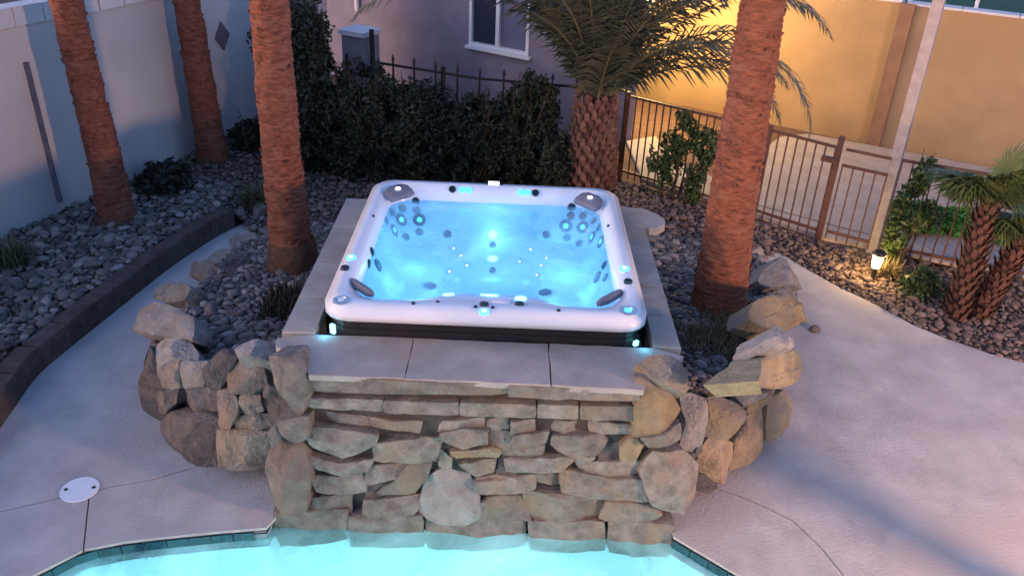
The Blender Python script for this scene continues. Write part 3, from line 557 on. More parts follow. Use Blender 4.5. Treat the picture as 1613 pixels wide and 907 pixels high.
front = [
 (z6, [(195, 238), (500, 246), (820, 262), (1010, 268), (1010, 312), (700, 306), (205, 296)], S_, .06), (z7, [(155, 268), (420, 280), (675, 285), (675, 331), (500, 330), (155, 316)], S_, .06),
 (z6, [(205, 318), (360, 322), (512, 327), (510, 374), (340, 368), (205, 355)], S_, .045), (z6, [(518, 328), (660, 334), (812, 338), (812, 390), (660, 384), (516, 376)], S_, .045),
 (z6, [(818, 340), (1000, 343), (1118, 345), (1118, 398), (1000, 396), (818, 390)], S_, .05), (z7, [(268, 345), (345, 348), (432, 351), (430, 403), (345, 402), (268, 398)], S_, .045), (z7, [(440, 351), (550, 352), (658, 354), (656, 411), (550, 409), (440, 405)], S_, .05),
 (z6, [(245, 372), (350, 382), (458, 396), (470, 432), (350, 418), (245, 405)], S_, .02), (z6, [(465, 400), (560, 412), (662, 414), (650, 458), (560, 446), (475, 434)], S_, .03),
 (z6, [(712, 430), (800, 408), (905, 400), (908, 436), (800, 448), (716, 462)], S_, .03), (z6, [(915, 405), (1005, 398), (1010, 440), (920, 455)], S_, .01), (z7, [(165, 412), (255, 408), (258, 452), (165, 466)], S_, .04),
 (z7, [(262, 412), (370, 413), (470, 417), (470, 460), (370, 458), (290, 446)], S_, .02), (z7, [(478, 418), (570, 420), (658, 425), (662, 460), (570, 460), (482, 462)], S_, .03),
 (z6, [(198, 436), (350, 452), (482, 464), (475, 505), (350, 565), (240, 522)], S_, .09), (z6, [(190, 542), (340, 578), (468, 572), (440, 622), (380, 634), (230, 588)], S_, .06),
 (z6, [(228, 645), (330, 635), (430, 638), (438, 700), (340, 698), (255, 688)], S_, .05), (z6, [(194, 722), (290, 712), (378, 708), (380, 782), (290, 782), (194, 784)], S_, .04),
 (z6, [(478, 500), (600, 492), (732, 488), (724, 582), (600, 576), (486, 570)], S_, .07), (z6, [(495, 452), (640, 460), (645, 488), (500, 492)], D_, -.01),
 (z6, [(446, 602), (520, 585), (610, 588), (560, 640), (445, 668)], S_, .03), (z6, [(606, 592), (700, 583), (684, 640), (640, 692), (468, 718), (560, 655)], S_, .05), (z6, [(445, 670), (540, 650), (470, 716), (445, 722)], D_, .0),
 (z6, [(440, 730), (540, 722), (655, 712), (645, 765), (590, 812), (440, 805)], S_, .05), (z6, [(660, 712), (680, 700), (662, 780), (600, 812), (650, 770)], D_, .0),
 (z6, [(692, 645), (730, 615), (780, 605), (840, 620), (880, 680), (892, 750), (885, 795), (830, 815), (740, 810), (662, 785), (668, 720)], G_, .07),
 (z6, [(742, 462), (830, 446), (922, 448), (922, 502), (830, 520), (758, 494)], S_, .06), (z6, [(925, 460), (1000, 455), (1030, 470), (1025, 525), (930, 515)], S_, .02), (z6, [(780, 540), (880, 525), (940, 513), (978, 528), (965, 556), (880, 552), (810, 558)], O_, .06),
 (z6, [(815, 585), (890, 572), (960, 563), (950, 612), (882, 632)], S_, .04), (z6, [(730, 520), (785, 560), (782, 602), (735, 592)], S_, .02), (z6, [(890, 645), (950, 630), (1040, 635), (1045, 695), (960, 700), (892, 690)], S_, .05),
 (z6, [(892, 745), (940, 715), (1010, 712), (1100, 725), (1095, 800), (980, 806), (892, 800)], S_, .05), (z6, [(975, 560), (1035, 545), (1045, 620), (960, 622)], D_, .01),
 (z7, [(178, 470), (240, 462), (312, 458), (298, 500), (240, 504), (165, 500)], S_, .05), (z7, [(120, 508), (200, 503), (292, 503), (286, 544), (200, 549), (125, 545)], S_, .03),
 (z7, [(338, 475), (430, 470), (520, 474), (545, 500), (505, 548), (390, 548), (330, 512)], S_, .07), (z7, [(385, 555), (440, 550), (498, 552), (480, 574), (425, 570)], S_, .03), (z7, [(598, 512), (648, 468), (688, 505), (655, 568), (600, 570)], O_, .07),
 (z7, [(545, 495), (592, 500), (598, 565), (520, 565), (508, 550)], D_, .01), (z7, [(145, 560), (280, 555), (412, 568), (350, 617), (240, 612), (152, 605)], S_, .05),
 (z7, [(428, 582), (550, 572), (672, 575), (672, 622), (560, 632), (442, 612)], S_, .06), (z7, [(262, 625), (310, 618), (365, 630), (355, 664), (268, 656)], S_, .02),
 (z7, [(372, 622), (560, 638), (742, 656), (712, 728), (550, 718), (376, 698)], S_, .09), (z7, [(28, 652), (140, 642), (252, 638), (252, 688), (180, 700), (40, 698)], S_, .06), (z7, [(222, 700), (380, 704), (548, 712), (540, 760), (490, 802), (360, 812), (262, 808), (228, 755)], S_, .07),
 (z7, [(556, 728), (640, 730), (722, 742), (758, 782), (700, 822), (600, 815), (520, 802)], S_, .06), (z7, [(108, 704), (200, 708), (245, 804), (170, 806), (118, 800)], S_, .04), (z7, [(262, 668), (362, 668), (368, 698), (270, 696)], D_, .0),
]
for k_, (zf, pts, m, pr) in enumerate(front): stone(feat, zf(pts), FWALL, 2 if k_ < 7 else 6 if m is not M_stoneg else 10, .16, m, pr-(.0 if k_ < 7 else .01), H=.03 if k_ < 7 else .085, fac=.12 if k_ < 7 else .7, rough=.5 if k_ < 7 else 1, grow=1.02 if k_ < 7 else 1.10)
# right pillar and small filler stones of the feature wall
base = [[(430, 806), (500, 802), (548, 802), (546, 850), (480, 858), (434, 862)], [(550, 812), (610, 808), (664, 812), (668, 860), (600, 862), (552, 860)], [(670, 816), (760, 818), (826, 818), (828, 862), (760, 866), (674, 864)], [(832, 820), (900, 820), (952, 822), (953, 868), (900, 870), (836, 866)], [(958, 820), (1010, 822), (1062, 826), (1064, 876), (1010, 876), (960, 870)]]
for b_ in base: stone(feat, b_, plane(0, -.50, -90, 3), 4, .25, S_, 0, H=.06, fac=.3, name='ledge_stone')
# coping slabs
cz0, cz1 = 1.135, 1.223
def rough_edge(poly, amp, seed):
    rnd = random.Random(seed); out = []
    for i in range(len(poly)):
        a_ = Vector(poly[i]); b_ = Vector(poly[(i+1) % len(poly)]); k = max(1, int((b_-a_).length/.12))
        for j in range(k):
            p = a_.lerp(b_, j/k); out.append((p.x+rnd.uniform(-amp, amp), p.y+rnd.uniform(-amp, amp)))
    return out
copes = [[(-1.455, -.04), (-1.43, -.14), (-1.22, -.30), (-1.13, -.47), (-.506, -.465), (-.502, .035), (-1.20, .035)], [(-.498, .035), (-.502, -.465), (.458, -.47), (.453, .035)], [(.457, .035), (.462, -.47), (1.06, -.49), (1.10, -.34), (1.30, -.20), (1.40, -.06), (1.20, .035)]]
for i, c_ in enumerate(copes): MB().prism(rough_edge(c_, .005, i), cz1-.042, cz1, .005).build('coping_slab', M_coping, feat)
for sx, ys in ((-1, [.045, .56, 1.18, 1.84, 2.52]), (1, [.045, .50, .95, 1.55, 2.12])):
    for i in range(len(ys)-1):
        y0, y1 = ys[i]+.005, ys[i+1]-.005; xo = 1.44 if sx < 0 else 1.40
        MB().prism([(sx*1.205, y0), (sx*xo, y0), (sx*xo, y1), (sx*1.205, y1)][::int(sx) or 1], cz0, cz1, .01).build('coping_slab', M_coping, feat)
MB().prism([(1.205, 2.125), (1.40, 2.125), (1.44, 2.09), (1.52, 2.10), (1.60, 2.20), (1.62, 2.32), (1.56, 2.46), (1.45, 2.56), (1.205, 2.60)], cz0+.02, cz1, .012).build('coping_slab', M_coping, feat)
for sx in (-1, 1): MB().box((sx*1.30, 1.50, .54), (.17, 2.12, 1.18)).build('core', M_mortar, feat)
MB().box((0, 2.63, .54), (2.4, .1, 1.3)).build('core', M_mortar, feat)
# planter rings
ringL = thing('rock_planter_wall', (-2.3, .1, 0), 'stacked boulder retaining wall of the planter left of the waterfall', 'stone wall', 'boulder planter walls flanking the hot tub')
ringR = thing('rock_planter_wall', (2.3, .3, 0), 'stacked boulder retaining wall of the planter right of the waterfall, warm lit', 'stone wall', 'boulder planter walls flanking the hot tub')
PL0 = plane(-2.93, .75, 215, 12); PL1 = plane(-2.5, .24, 238, 12); PL2 = plane(-2.0, -.10, -102, 8); PL3 = plane(-1.55, -.56, -97, 4)
left = [
 (z5, [(20, 420), (40, 355), (62, 350), (84, 400), (88, 480), (78, 560), (72, 588), (40, 560), (18, 510)], PL0, 20, D_, .3), (z5, [(48, 352), (95, 340), (150, 342), (188, 385), (188, 408), (120, 410), (80, 418)], PL1, 62, G_, .3),
 (z5, [(80, 415), (145, 406), (142, 478), (115, 486), (84, 480)], PL1, 18, S_, .3), (z5, [(147, 408), (206, 412), (210, 450), (198, 478), (150, 480)], PL1, 25, G_, .3), (z5, [(78, 492), (130, 484), (132, 520), (105, 548), (76, 550)], PL1, 12, D_, .3), (z5, [(134, 490), (190, 482), (228, 484), (246, 515), (240, 545), (170, 548), (140, 540)], PL1, 12, D_, .3),
 (z5, [(76, 580), (120, 548), (200, 546), (242, 565), (240, 630), (235, 680), (192, 694), (150, 684), (80, 636)], PL1, 12, D_, .35), (z5, [(205, 432), (238, 392), (262, 375), (302, 398), (270, 445), (236, 492), (210, 476)], PL2, 35, D_, .3),
 (z5, [(268, 442), (305, 405), (345, 400), (374, 420), (376, 468), (345, 496), (275, 492)], PL2, 30, S_, .3), (z5, [(288, 372), (340, 350), (392, 350), (400, 400), (345, 402), (305, 402)], PL2, 68, G_, .3),
 (z5, [(243, 492), (268, 488), (292, 508), (302, 540), (295, 565), (275, 590), (243, 588)], PL2, 12, S_, .3), (z5, [(298, 506), (330, 498), (357, 502), (364, 545), (335, 556), (304, 556)], PL2, 14, S_, .3), (z5, [(290, 568), (330, 548), (392, 562), (392, 592), (340, 594), (288, 592)], PL2, 14, S_, .3),
 (z5, [(244, 598), (310, 596), (376, 602), (378, 650), (370, 704), (310, 700), (248, 692)], PL2, 8, S_, .35), (z5, [(376, 402), (440, 396), (472, 438), (486, 495), (456, 564), (395, 472)], PL3, 18, S_, .3),
 (z5, [(362, 520), (400, 500), (425, 510), (456, 560), (420, 568), (380, 566)], PL2, 14, D_, .3), (z5, [(400, 572), (440, 566), (482, 566), (482, 620), (455, 632), (412, 600)], PL3, 8, S_, .25),
 (z5, [(384, 645), (405, 610), (466, 638), (486, 705), (468, 828), (398, 814), (374, 705)], PL3, 10, P_, .35), (z5, [(374, 606), (398, 578), (416, 612), (390, 645)], PL3, 6, D_, .25),
 (z5, [(375, 470), (398, 480), (422, 498), (385, 515), (364, 512), (366, 480)], PL2, 12, D_, .2), (z5, [(225, 690), (245, 600), (250, 690), (235, 700)], PL2, 6, D_, .2),
]
for k_, (zf, pts, p_, t_, m, d_) in enumerate(left): stone(ringL, zf(pts), p_, t_, d_, m, .03, ridge={6: (-.1, .5, .3), 14: (.05, .25, .7), 17: (.1, .35, .6), 8: (0, .4, .3)}.get(k_), H=.13, fac=1.2, rough=1.3, taper=.98, grow=1.07)
ll = [([(18, 330), (35, 280), (62, 250), (110, 256), (170, 284), (172, 330), (166, 347), (110, 342), (55, 338)], .0, (-2.95, .95), 45, G_), ([(72, 240), (76, 214), (110, 200), (155, 200), (172, 212), (155, 245), (110, 252)], .2, (-2.95, 1.6), 40, S_),
      ([(168, 180), (175, 142), (210, 138), (242, 152), (240, 186), (200, 190)], .2, (-2.85, 2.3), 45, S_), ([(182, 140), (232, 104), (288, 108), (298, 134), (242, 146)], .1, (-2.8, 2.9), 60, G_), ([(252, 88), (300, 64), (345, 70), (364, 88), (352, 108), (300, 118), (285, 112)], .1, (-2.75, 3.4), 55, G_), ([(328, 58), (350, 44), (376, 46), (380, 80), (352, 86), (335, 76)], .1, (-2.55, 3.9), 55, G_)]
for pts, z_, (x_, y_), t_, m in ll: stone(ringL, z5(pts), plane(x_, y_, 215, 10), t_, .25, m, 0, H=.13, fac=.8, rough=1.2)
for k, (x_, y_, s_) in enumerate([(-3.08, 4.72, .13), (-2.86, 4.52, .11), (-2.98, 1.35, .15), (-2.98, 1.9, .14), (-2.95, 2.6, .12), (-2.9, 3.2, .12), (-2.75, 3.8, .12)]):     # low footing boulders behind the traced ones
    V = IV*(1+.12*np.sin(IV[:, [1, 2, 0]]*2.7+k)); V = V*np.array([.85*s_, s_*1.7, s_*1.3])+np.array([x_+.1, y_, .06]); part('stone', fastmesh('stone', V, IF), M_stone, ringL)
PR3 = plane(1.42, -.56, -80, 5); PR2 = plane(1.80, -.10, -62, 8); PR1 = plane(2.32, .36, -44, 12); PR0 = plane(2.85, 1.5, -15, 14); PRb = plane(3.2, 2.6, -20, 14)
right = [
 (z8, [(24, 468), (58, 450), (110, 455), (152, 490), (160, 512), (156, 560), (95, 540), (50, 505)], PR3, 48, O_), (z8, [(0, 520), (36, 508), (95, 560), (152, 618), (60, 706), (12, 694)], PR3, 30, O_),
 (z8, [(20, 704), (80, 690), (140, 664), (142, 715), (95, 725), (45, 732)], PR3, 8, S_), (z8, [(152, 582), (185, 572), (218, 586), (220, 640), (195, 715), (165, 745), (140, 735), (146, 660)], PR2, 25, G_), (z8, [(150, 745), (175, 740), (200, 690), (205, 730), (196, 760), (180, 780)], PR2, 10, D_),
 (z8, [(222, 580), (262, 574), (305, 590), (345, 618), (320, 660), (290, 702), (250, 698), (226, 690)], PR2, 38, O_), (z8, [(300, 704), (335, 640), (400, 600), (412, 640), (410, 705), (370, 752), (330, 780), (300, 795)], PR1, 20, O_),
 (z8, [(405, 590), (440, 556), (462, 580), (478, 618), (470, 662), (412, 706)], PR1, 25, O_), (z8, [(200, 745), (240, 702), (296, 718), (298, 762), (262, 832), (225, 822), (198, 795)], PR2, 12, O_), (z8, [(188, 808), (215, 812), (242, 832), (252, 852), (226, 868), (190, 856)], PR2, 8, D_),
 (z8, [(22, 800), (60, 742), (150, 746), (194, 785), (186, 860), (150, 928), (60, 905)], PR3, 16, S_), (z8, [(310, 548), (345, 530), (385, 516), (422, 522), (400, 562), (345, 582)], PR1, 66, G_), (z8, [(342, 482), (350, 442), (385, 440), (414, 452), (424, 500), (368, 516)], PR1, 60, G_),
 (z8, [(412, 398), (430, 362), (455, 372), (472, 392), (470, 432), (422, 424)], PR0, 42, G_), (z8, [(430, 462), (462, 432), (490, 420), (497, 470), (478, 530), (432, 562), (420, 520)], PR0, 18, O_), (z8, [(345, 580), (400, 555), (432, 520), (436, 556), (405, 595), (350, 622)], PR1, 35, O_), (z8, [(365, 516), (425, 502), (422, 522), (385, 530)], PR1, 50, O_),
 (z8, [(370, 330), (370, 290), (392, 276), (440, 282), (482, 290), (470, 330), (450, 372), (410, 350)], PRb, 45, O_), (z8, [(484, 296), (500, 310), (516, 350), (510, 386), (482, 405), (452, 372), (470, 335)], PRb, 18, O_), (z8, [(410, 275), (440, 250), (500, 255), (495, 294), (445, 282)], PRb, 50, S_),
 (z8, [(390, 222), (418, 180), (452, 152), (480, 175), (502, 212), (500, 252), (445, 244), (400, 236)], plane(3.4, 3.3, -30, 10), 40, G_), (z8, [(346, 150), (370, 130), (398, 134), (414, 165), (400, 196), (370, 202), (344, 182)], plane(3.1, 3.9, -40, 10), 40, G_), (z8, [(476, 405), (500, 380), (515, 395), (520, 410), (490, 412)], PRb, 20, D_),
 (z8, [(440, 400), (478, 392), (484, 420), (450, 440), (424, 428)], PR0, 30, O_),
]
for k_, (zf, pts, p_, t_, m) in enumerate(right): stone(ringR, zf(pts), p_, t_, .3, m, .03, ridge={1: (.05, .3, .8), 10: (.15, .35, .9), 8: (0, .4, .5), 3: (0, .4, .5)}.get(k_), H=.13, fac=1.2, rough=1.3, taper=.98, grow=1.07)
tag(part('stone', fastmesh('stone', IV*np.array([.06, .05, .05])+np.array([3.33, 2.42, .02]), IF), M_stoned, ringR))
# dark cores behind both rings
def core(pts, h, parent):
    P = [Vector((*p, 0)) for p in pts]; q = MB()
    for i in range(len(P)-1):
        d = P[i+1]-P[i]; c = (P[i]+P[i+1])/2; H_ = h(c.x, c.y)+.02; q.box((c.x, c.y, H_/2), (d.length+.1, .22, H_), math.atan2(d.y, d.x))
    q.build('core', M_mortar, parent)
core([(-1.35, .3), (-1.9, .5), (-2.2, .75), (-2.45, 1.1), (-2.6, 1.7), (-2.65, 2.8)], lambda x, y: hL(x, y)-.04, ringL)
core([(1.35, .25), (1.6, .45), (2.0, .8), (2.3, 1.2), (2.5, 1.7), (2.72, 2.5), (2.95, 3.3)], lambda x, y: hR(x, y)-.08, ringR)
# ------------------------------------------------------------------ hot tub
tub = thing('hot_tub', (0, 1.26, .8), 'large white glowing hot tub with grey pillows and lit rim on the stone surround', 'hot tub')
CX, CY = 0.0, 1.30
NA = 144
def rrect(x0, x1, y0, y1, r, bump=None):
    out = []
    for k in range(NA):
        t = 2*math.pi*(k+.5)/NA; dx, dy = math.cos(t), math.sin(t); lo, hi = 0, 3
        for _ in range(30):
            m_ = (lo+hi)/2; x = CX+dx*m_; y = CY+dy*m_
            qx = max(x0+r-x, x-(x1-r), 0); qy = max(y0+r-y, y-(y1-r), 0)
            ins = (x0 < x < x1) and (y0 < y < y1) and (math.hypot(qx, qy) <= r or qx == 0 or qy == 0)
            if ins and bump:
                b = bump*(1/(1+math.exp(-(x+.40)*16))-1/(1+math.exp(-(x-.47)*16))); ins = y > y0+b
            if ins: lo = m_
            else: hi = m_
        out.append((CX+dx*lo, CY+dy*lo))
    return out
r_o = rrect(-1.15, 1.15, 0, 2.525, .20); r_i = rrect(-1.11, 1.11, .04, 2.485, .17)
r_c = rrect(-1.045, 1.045, .15, 2.42, .18); r_d = rrect(-1.0, 1.0, .27, 2.375, .20, .10); r_e = rrect(-.975, .975, .36, 2.34, .22, .19)
r_f = rrect(-.90, .90, .50, 2.22, .25, .16); r_g = rrect(-.80, .80, .66, 2.08, .28, .12); r_h = rrect(-.46, .46, .85, 1.78, .2); r_k = rrect(-.42, .42, .9, 1.72, .18)
prof = [(r_i, 1.315), (r_o, 1.315), (r_o, 1.345), (r_o, 1.372), (r_i, 1.392), (r_i, 1.398), (r_c, 1.400), (r_d, 1.35), (r_e, 1.318), (r_e, 1.285), (r_f, 1.12), (r_g, .97), (r_h, .93), (r_k, .70), (r_k, .62)]
prof = [(rg, z+.045 if z > 1.32 or z == 1.315 else z) for rg, z in prof]
vs = [(x, y, z) for rg, z in prof for x, y in rg]; fs = []
for i in range(len(prof)-1): fs += [(i*NA+k, i*NA+(k+1) % NA, (i+1)*NA+(k+1) % NA, (i+1)*NA+k) for k in range(NA)]
vs.append((CX, CY, .62)); L0 = (len(prof)-1)*NA; fs += [(L0+k, L0+(k+1) % NA, len(vs)-1) for k in range(NA)]
shm = mesh('shell', vs, fs, True); shell = part('shell', shm, M_shell, tub)
bv = BVHTree.FromPolygons([Vector(v) for v in vs], fs)
sk0 = rrect(-1.10, 1.10, .05, 2.47, .16); q = MB(); nS = NA
for z in (.66, 1.358): q.v += [(x, y, z) for x, y in sk0]
q.f = [(k, (k+1) % NA, NA+(k+1) % NA, NA+k) for k in range(NA)] + [tuple(range(NA))]
part('skirt', mesh('skirt', q.v, q.f), M_skirt, tub)
for z in (1.285, 1.225): 
    q = MB(); rr = rrect(-1.106, 1.106, .044, 2.476, .165); q.v = [(x, y, z_) for z_ in (z, z+.05) for x, y in rr]; q.f = [(k, (k+1) % NA, NA+(k+1) % NA, NA+k) for k in range(NA)]; part('skirt_board', mesh('skirt_board', q.v, q.f), M_skirt, tub)
wv = [(x, y, 1.305) for x, y in r_e]; sw = part('spa_water', mesh('spa_water', wv, [tuple(range(NA))], False), M_spaw, tub)
def hit(zf, p):
    x, y = zf([p])[0]; r_ = bv.ray_cast(CAM, ray(x, y).normalized()); return r_[0], (r_[1] if r_[1].dot(ray(x, y)) < 0 else -r_[1])
z4 = Z(2.6016, 480, 260)
def disc(zf, p, r_, m1, m2, name='jet', ring=True, h=.012):
    loc, nr = hit(zf, p)
    if ring:
        o = part(name, mesh(name, *(lambda q: (q.v, q.f))(MB().lathe(loc, [(r_, -.004), (r_, h*.6), (r_*.86, h), (r_*.6, h), (r_*.55, h*.5), (.0, h*.45)], 18, nr)), False), m1, tub)
        c_ = link('nozzle', mesh('nozzle', *(lambda q: (q.v, q.f))(MB().lathe(loc, [(r_*.42, h*.4), (r_*.38, h*1.1), (.0, h*1.15)], 12, nr)))); c_.data.materials.append(m2); rel(c_, o)
    else: part(name, mesh(name, *(lambda q: (q.v, q.f))(MB().lathe(loc, [(r_, -.004), (r_, h*.7), (r_*.8, h), (.0, h)], 16, nr))), m1, tub)
for p in [(455, 148), (400, 180), (460, 185), (357, 195), (333, 230), (470, 275), (415, 295), (1093, 172), (1090, 208), (1140, 210), (1185, 230), (1205, 258), (1075, 297), (1125, 320), (990, 285), (585, 283), (275, 355), (262, 405), (1228, 410), (1233, 460)]: disc(z4, p, .038, M_jet, M_jet)
for p in [(395, 225), (470, 225), (365, 268), (1070, 250), (1140, 255), (1178, 296), (1215, 315)]: disc(z4, p, .062, M_jet, M_cyan)
for p in [(300, 410), (1200, 460), (515, 495), (985, 522)]: disc(z4, p, .056, M_jet, M_jet)
for p in [(610, 345), (640, 375), (590, 435), (925, 350), (990, 385), (968, 415), (955, 450), (880, 400), (665, 410)]: disc(z4, p, .022, M_chrome, M_badge)
for p in [(770, 325), (770, 430)]: disc(z4, p, .03, M_jet, M_jet)
for p in [(770, 285), (770, 385)]: disc(z4, p, .045, M_cyanb, M_badge, 'underwater_light', False)
# rim fittings
for p in [(190, 380), (1310, 425)]: disc(z4, p, .040, M_cyan, M_badge, 'lit_valve')
for p in [(165, 425), (1325, 480), (605, 100), (945, 115), (735, 573), (880, 572)]: disc(z4, p, .034, M_jet, M_jet, 'air_control', h=.02)
for p in [(735, 602)]: disc(z4, p, .036, M_cyan, M_badge, 'lit_valve')
for p in [(645, 101), (672, 103), (885, 111), (912, 113)]: disc(z4, p, .030, M_cyan, M_cyan, 'lit_valve')
for p in [(590, 532), (885, 547)]: disc(z4, p, .042, M_cyanb, M_badge, 'waterfall_light', False)
for p in [(445, 568), (1040, 597), (280, 210), (1245, 250), (545, 562), (770, 585), (700, 582)]: disc(z4, p, .014, M_jet, M_jet, 'button', False)
disc(z4, (150, 555), .062, M_chrome, M_shell, 'cup_holder'); disc(z4, (1325, 598), .066, M_chrome, M_cyan, 'cup_holder')
bc = Vector((-.02, 2.475, 1.45)); MB().box(bc, (.10, .035, .03)).build('badge', M_badge, tub); MB().box(bc-Vector((0, .0, .012)), (.17, .045, .014)).build('badge_mount', M_jet, tub)
# touch panel on the front bulge
loc, nr = hit(z4, (805, 560)); MB().box(loc+nr*.008, (.13, .055, .015)).build('control_panel', M_shell, tub)
# pillows
def pillow(cx, cy, z, ang, wd, dp, ht, tl):
    V = IV.copy(); V = np.sign(V)*np.abs(V)**.62; V[:, 1] += .45*V[:, 0]**2; V = V*np.array([wd/2, dp/2, ht/2]); M_ = np.array(Matrix.Rotation(ang, 3, 'Z') @ Matrix.Rotation(tl, 3, 'X')); V = V @ M_.T + np.array([cx, cy, z])
    return part('pillow', fastmesh('pillow', V, IF, True), M_pillow, tub)
for i_, (cx, cy, an, big) in enumerate([(-.90, 2.22, R(225)+math.pi, 1), (.88, 2.20, R(135)+math.pi, 1), (-.93, .40, R(-45)+math.pi, 0), (.91, .40, R(45)+math.pi, 0)]):
    an = math.atan2(CY-cy, -cx)-math.pi/2
    p = pillow(cx, cy, 1.43 if big else 1.41, an, 0.30 if big else .30, .17 if big else .045, .07, R(-25) if big else R(-10))
    if big:
        sc_ = MB().lathe((cx*.995, cy-.01, 1.465), [(.028, 0), (.024, .008), (0, .01)], 10).build('pillow_light', M_badge); rel(sc_, p)
for sx in (-1, 1):
    o = MB().box((0, 0, 0), (.036, .02, .07)).build('corner_light', M_cyanb); o.location = (sx*1.075+.0, .052 if sx < 0 else .06, 1.262 if sx < 0 else 1.24); o.rotation_euler.z = sx*R(35); o.scale = (1, 1, 1 if sx < 0 else .5); rel(o, tub)
    pt('corner_lamp', (sx*1.13, .0, 1.262), (.1, .6, 1), .06, .02, tub)
for x, y, z, p in [(0, 1.3, 1.0, 15), (-.62, 1.6, 1.14, 4.5), (.62, 1.6, 1.14, 5), (0, 2.1, 1.12, 3.0), (-.6, .9, 1.12, 4), (.6, .9, 1.12, 4)]: pt('spa_lamp', (x, y, z), (.14, .54, 1.0), p*.10, .08, tub)
# ------------------------------------------------------------------ palms with bare trunks
def trunk(x, y, z, lx, r0, r1, H_, label, flare=.35, seed=0, foot=.12, group='tall bare palm trunks'):
    t = thing('palm_tree', (x, y, z), label, 'palm tree', group); n = 44; rings = 330; vs = []; rnd = random.Random(seed)
    zs = [0]; 
    for i in range(rings):
        h = H_*i/(rings-1); rr = r1+(r0-r1)*math.exp(-h/1.6)+flare*r0*math.exp(-h/.28)
        ph = h/.052+.35*math.sin(h*3.1); saw = (ph % 1.0)
        rr *= 1+.010*(saw-.5)
        for k in range(n):
            an = 2*math.pi*k/n; px = Vector((math.cos(an)*2.2, math.sin(an)*2.2, h*5+seed*9))
            ph2 = (h+.03*noise.noise(px*.8))/.052; s2 = ph2 % 1
            r_ = rr+.009*(s2-.5)+noise.noise(px)*.022+noise.noise(Vector((px.x*3, px.y*3, h*30)))*.010
            vs.append((x+lx*h+.02*math.sin(h*1.3+seed)+math.cos(an)*r_, y+math.sin(an)*r_, z-.05+h))
    fs = [(i*n+k, i*n+(k+1) % n, (i+1)*n+(k+1) % n, (i+1)*n+k) for i in range(rings-1) for k in range(n)]
    part('trunk', mesh('trunk', vs, fs, True), M_trunk, t)
    K = 260; fv = []; ff = []
    for i in range(K):
        h = rnd.uniform(.25, H_); an = rnd.uniform(0, 6.283); rr = r1+(r0-r1)*math.exp(-h/1.6)+flare*r0*math.exp(-h/.28); wv = rnd.uniform(.12, .4); b0 = len(fv); up_ = rnd.uniform(.012, .03)
        for dz, dr in ((-.012, .002), (up_, rnd.uniform(.008, .026))):
            for kk in range(4):
                a2 = an+wv*(kk/3-.5); r2 = rr+dr*(1 if 0 < kk < 3 else .3); fv.append((x+lx*h+.02*math.sin(h*1.3+seed)+math.cos(a2)*r2, y+math.sin(a2)*r2, z-.05+h+dz+.01*math.sin(kk*2+i)))
        ff += [(b0+k_, b0+k_+1, b0+k_+5, b0+k_+4) for k_ in range(3)]
    part('bark_scales', mesh('bark_scales', fv, ff), M_trunk, t)['kind'] = 'stuff'
    # skirt of matted roots around the foot
    rv = [(x+math.cos(2*math.pi*k/n)*(r0*(1+flare)*s_+random.uniform(-.01, .01)), y+math.sin(2*math.pi*k/n)*(r0*(1+flare)*s_), z+zz) for s_, zz in ((1.12, -.04), (1.06, foot*.4), (1.0, foot*.8), (.88, foot)) for k in range(n)]
    part('root_mat', mesh('root_mat', rv, [(i*n+k, i*n+(k+1) % n, (i+1)*n+(k+1) % n, (i+1)*n+k) for i in range(3) for k in range(n)], True), M_trunkd, t)
    return t
trunk(-4.47, 3.98, .20, -.018, .195, .148, 4.6, 'reddish bare palm trunk leaning at far left before the boundary wall', .12, 1)
trunk(-4.02, 6.05, .20, -.01, .20, .15, 4.2, 'thinner reddish palm trunk standing behind the others by the wall corner', .1, 2)
trunk(-2.04, 2.62, .42, .0, .215, .155, 4.6, 'lit reddish palm trunk in the pebble planter just left of the hot tub', .10, 3, .30)
trunk(2.22, 2.06, .40, -.045, .265, .165, 4.6, 'thick orange brown palm trunk in the planter right of the hot tub', .08, 4)
# ------------------------------------------------------------------ date palm
dpx, dpy = 1.235, 6.05
dpalm = thing('date_palm', (dpx, dpy, 0), 'squat date palm with arching grey green fronds behind the hot tub', 'palm tree')
MB().lathe((dpx, dpy, 0), [(.34, -.02), (.34, .3), (.31, .8), (.26, 1.2), (.15, 1.45), (.03, 1.55)], 20).build('trunk', M_core, dpalm, True)
BOOT = MB(); BOOT.add([(-.055, 0, 0), (.055, 0, 0), (.045, -.05, .10), (-.045, -.05, .10), (0, -.075, .04), (-.06, .03, -.02), (.06, .03, -.02), (.04, .02, .12), (-.04, .02, .12), (0, -.05, .16)], [(0, 1, 4), (1, 2, 4), (2, 9, 3), (2, 3, 4), (3, 0, 4), (1, 6, 7, 2), (3, 8, 5, 0), (2, 7, 9), (3, 9, 8), (0, 5, 6, 1)])
bme = mesh('leaf_boot', BOOT.v, BOOT.f)
for i in range(190):
    h = .04+i*.0066; an = i*2.39996; rr = (.34 if h < .3 else .34-.08*(h-.3)/.9); o = link('leaf_boot', bme, M_boot)
    o.location = (dpx+math.cos(an)*rr, dpy+math.sin(an)*rr, h); o.rotation_euler = (R(-18), 0, an+math.pi/2); s_ = random.uniform(.85, 1.15); o.scale = (s_*.9, s_, s_); rel(o, dpalm)
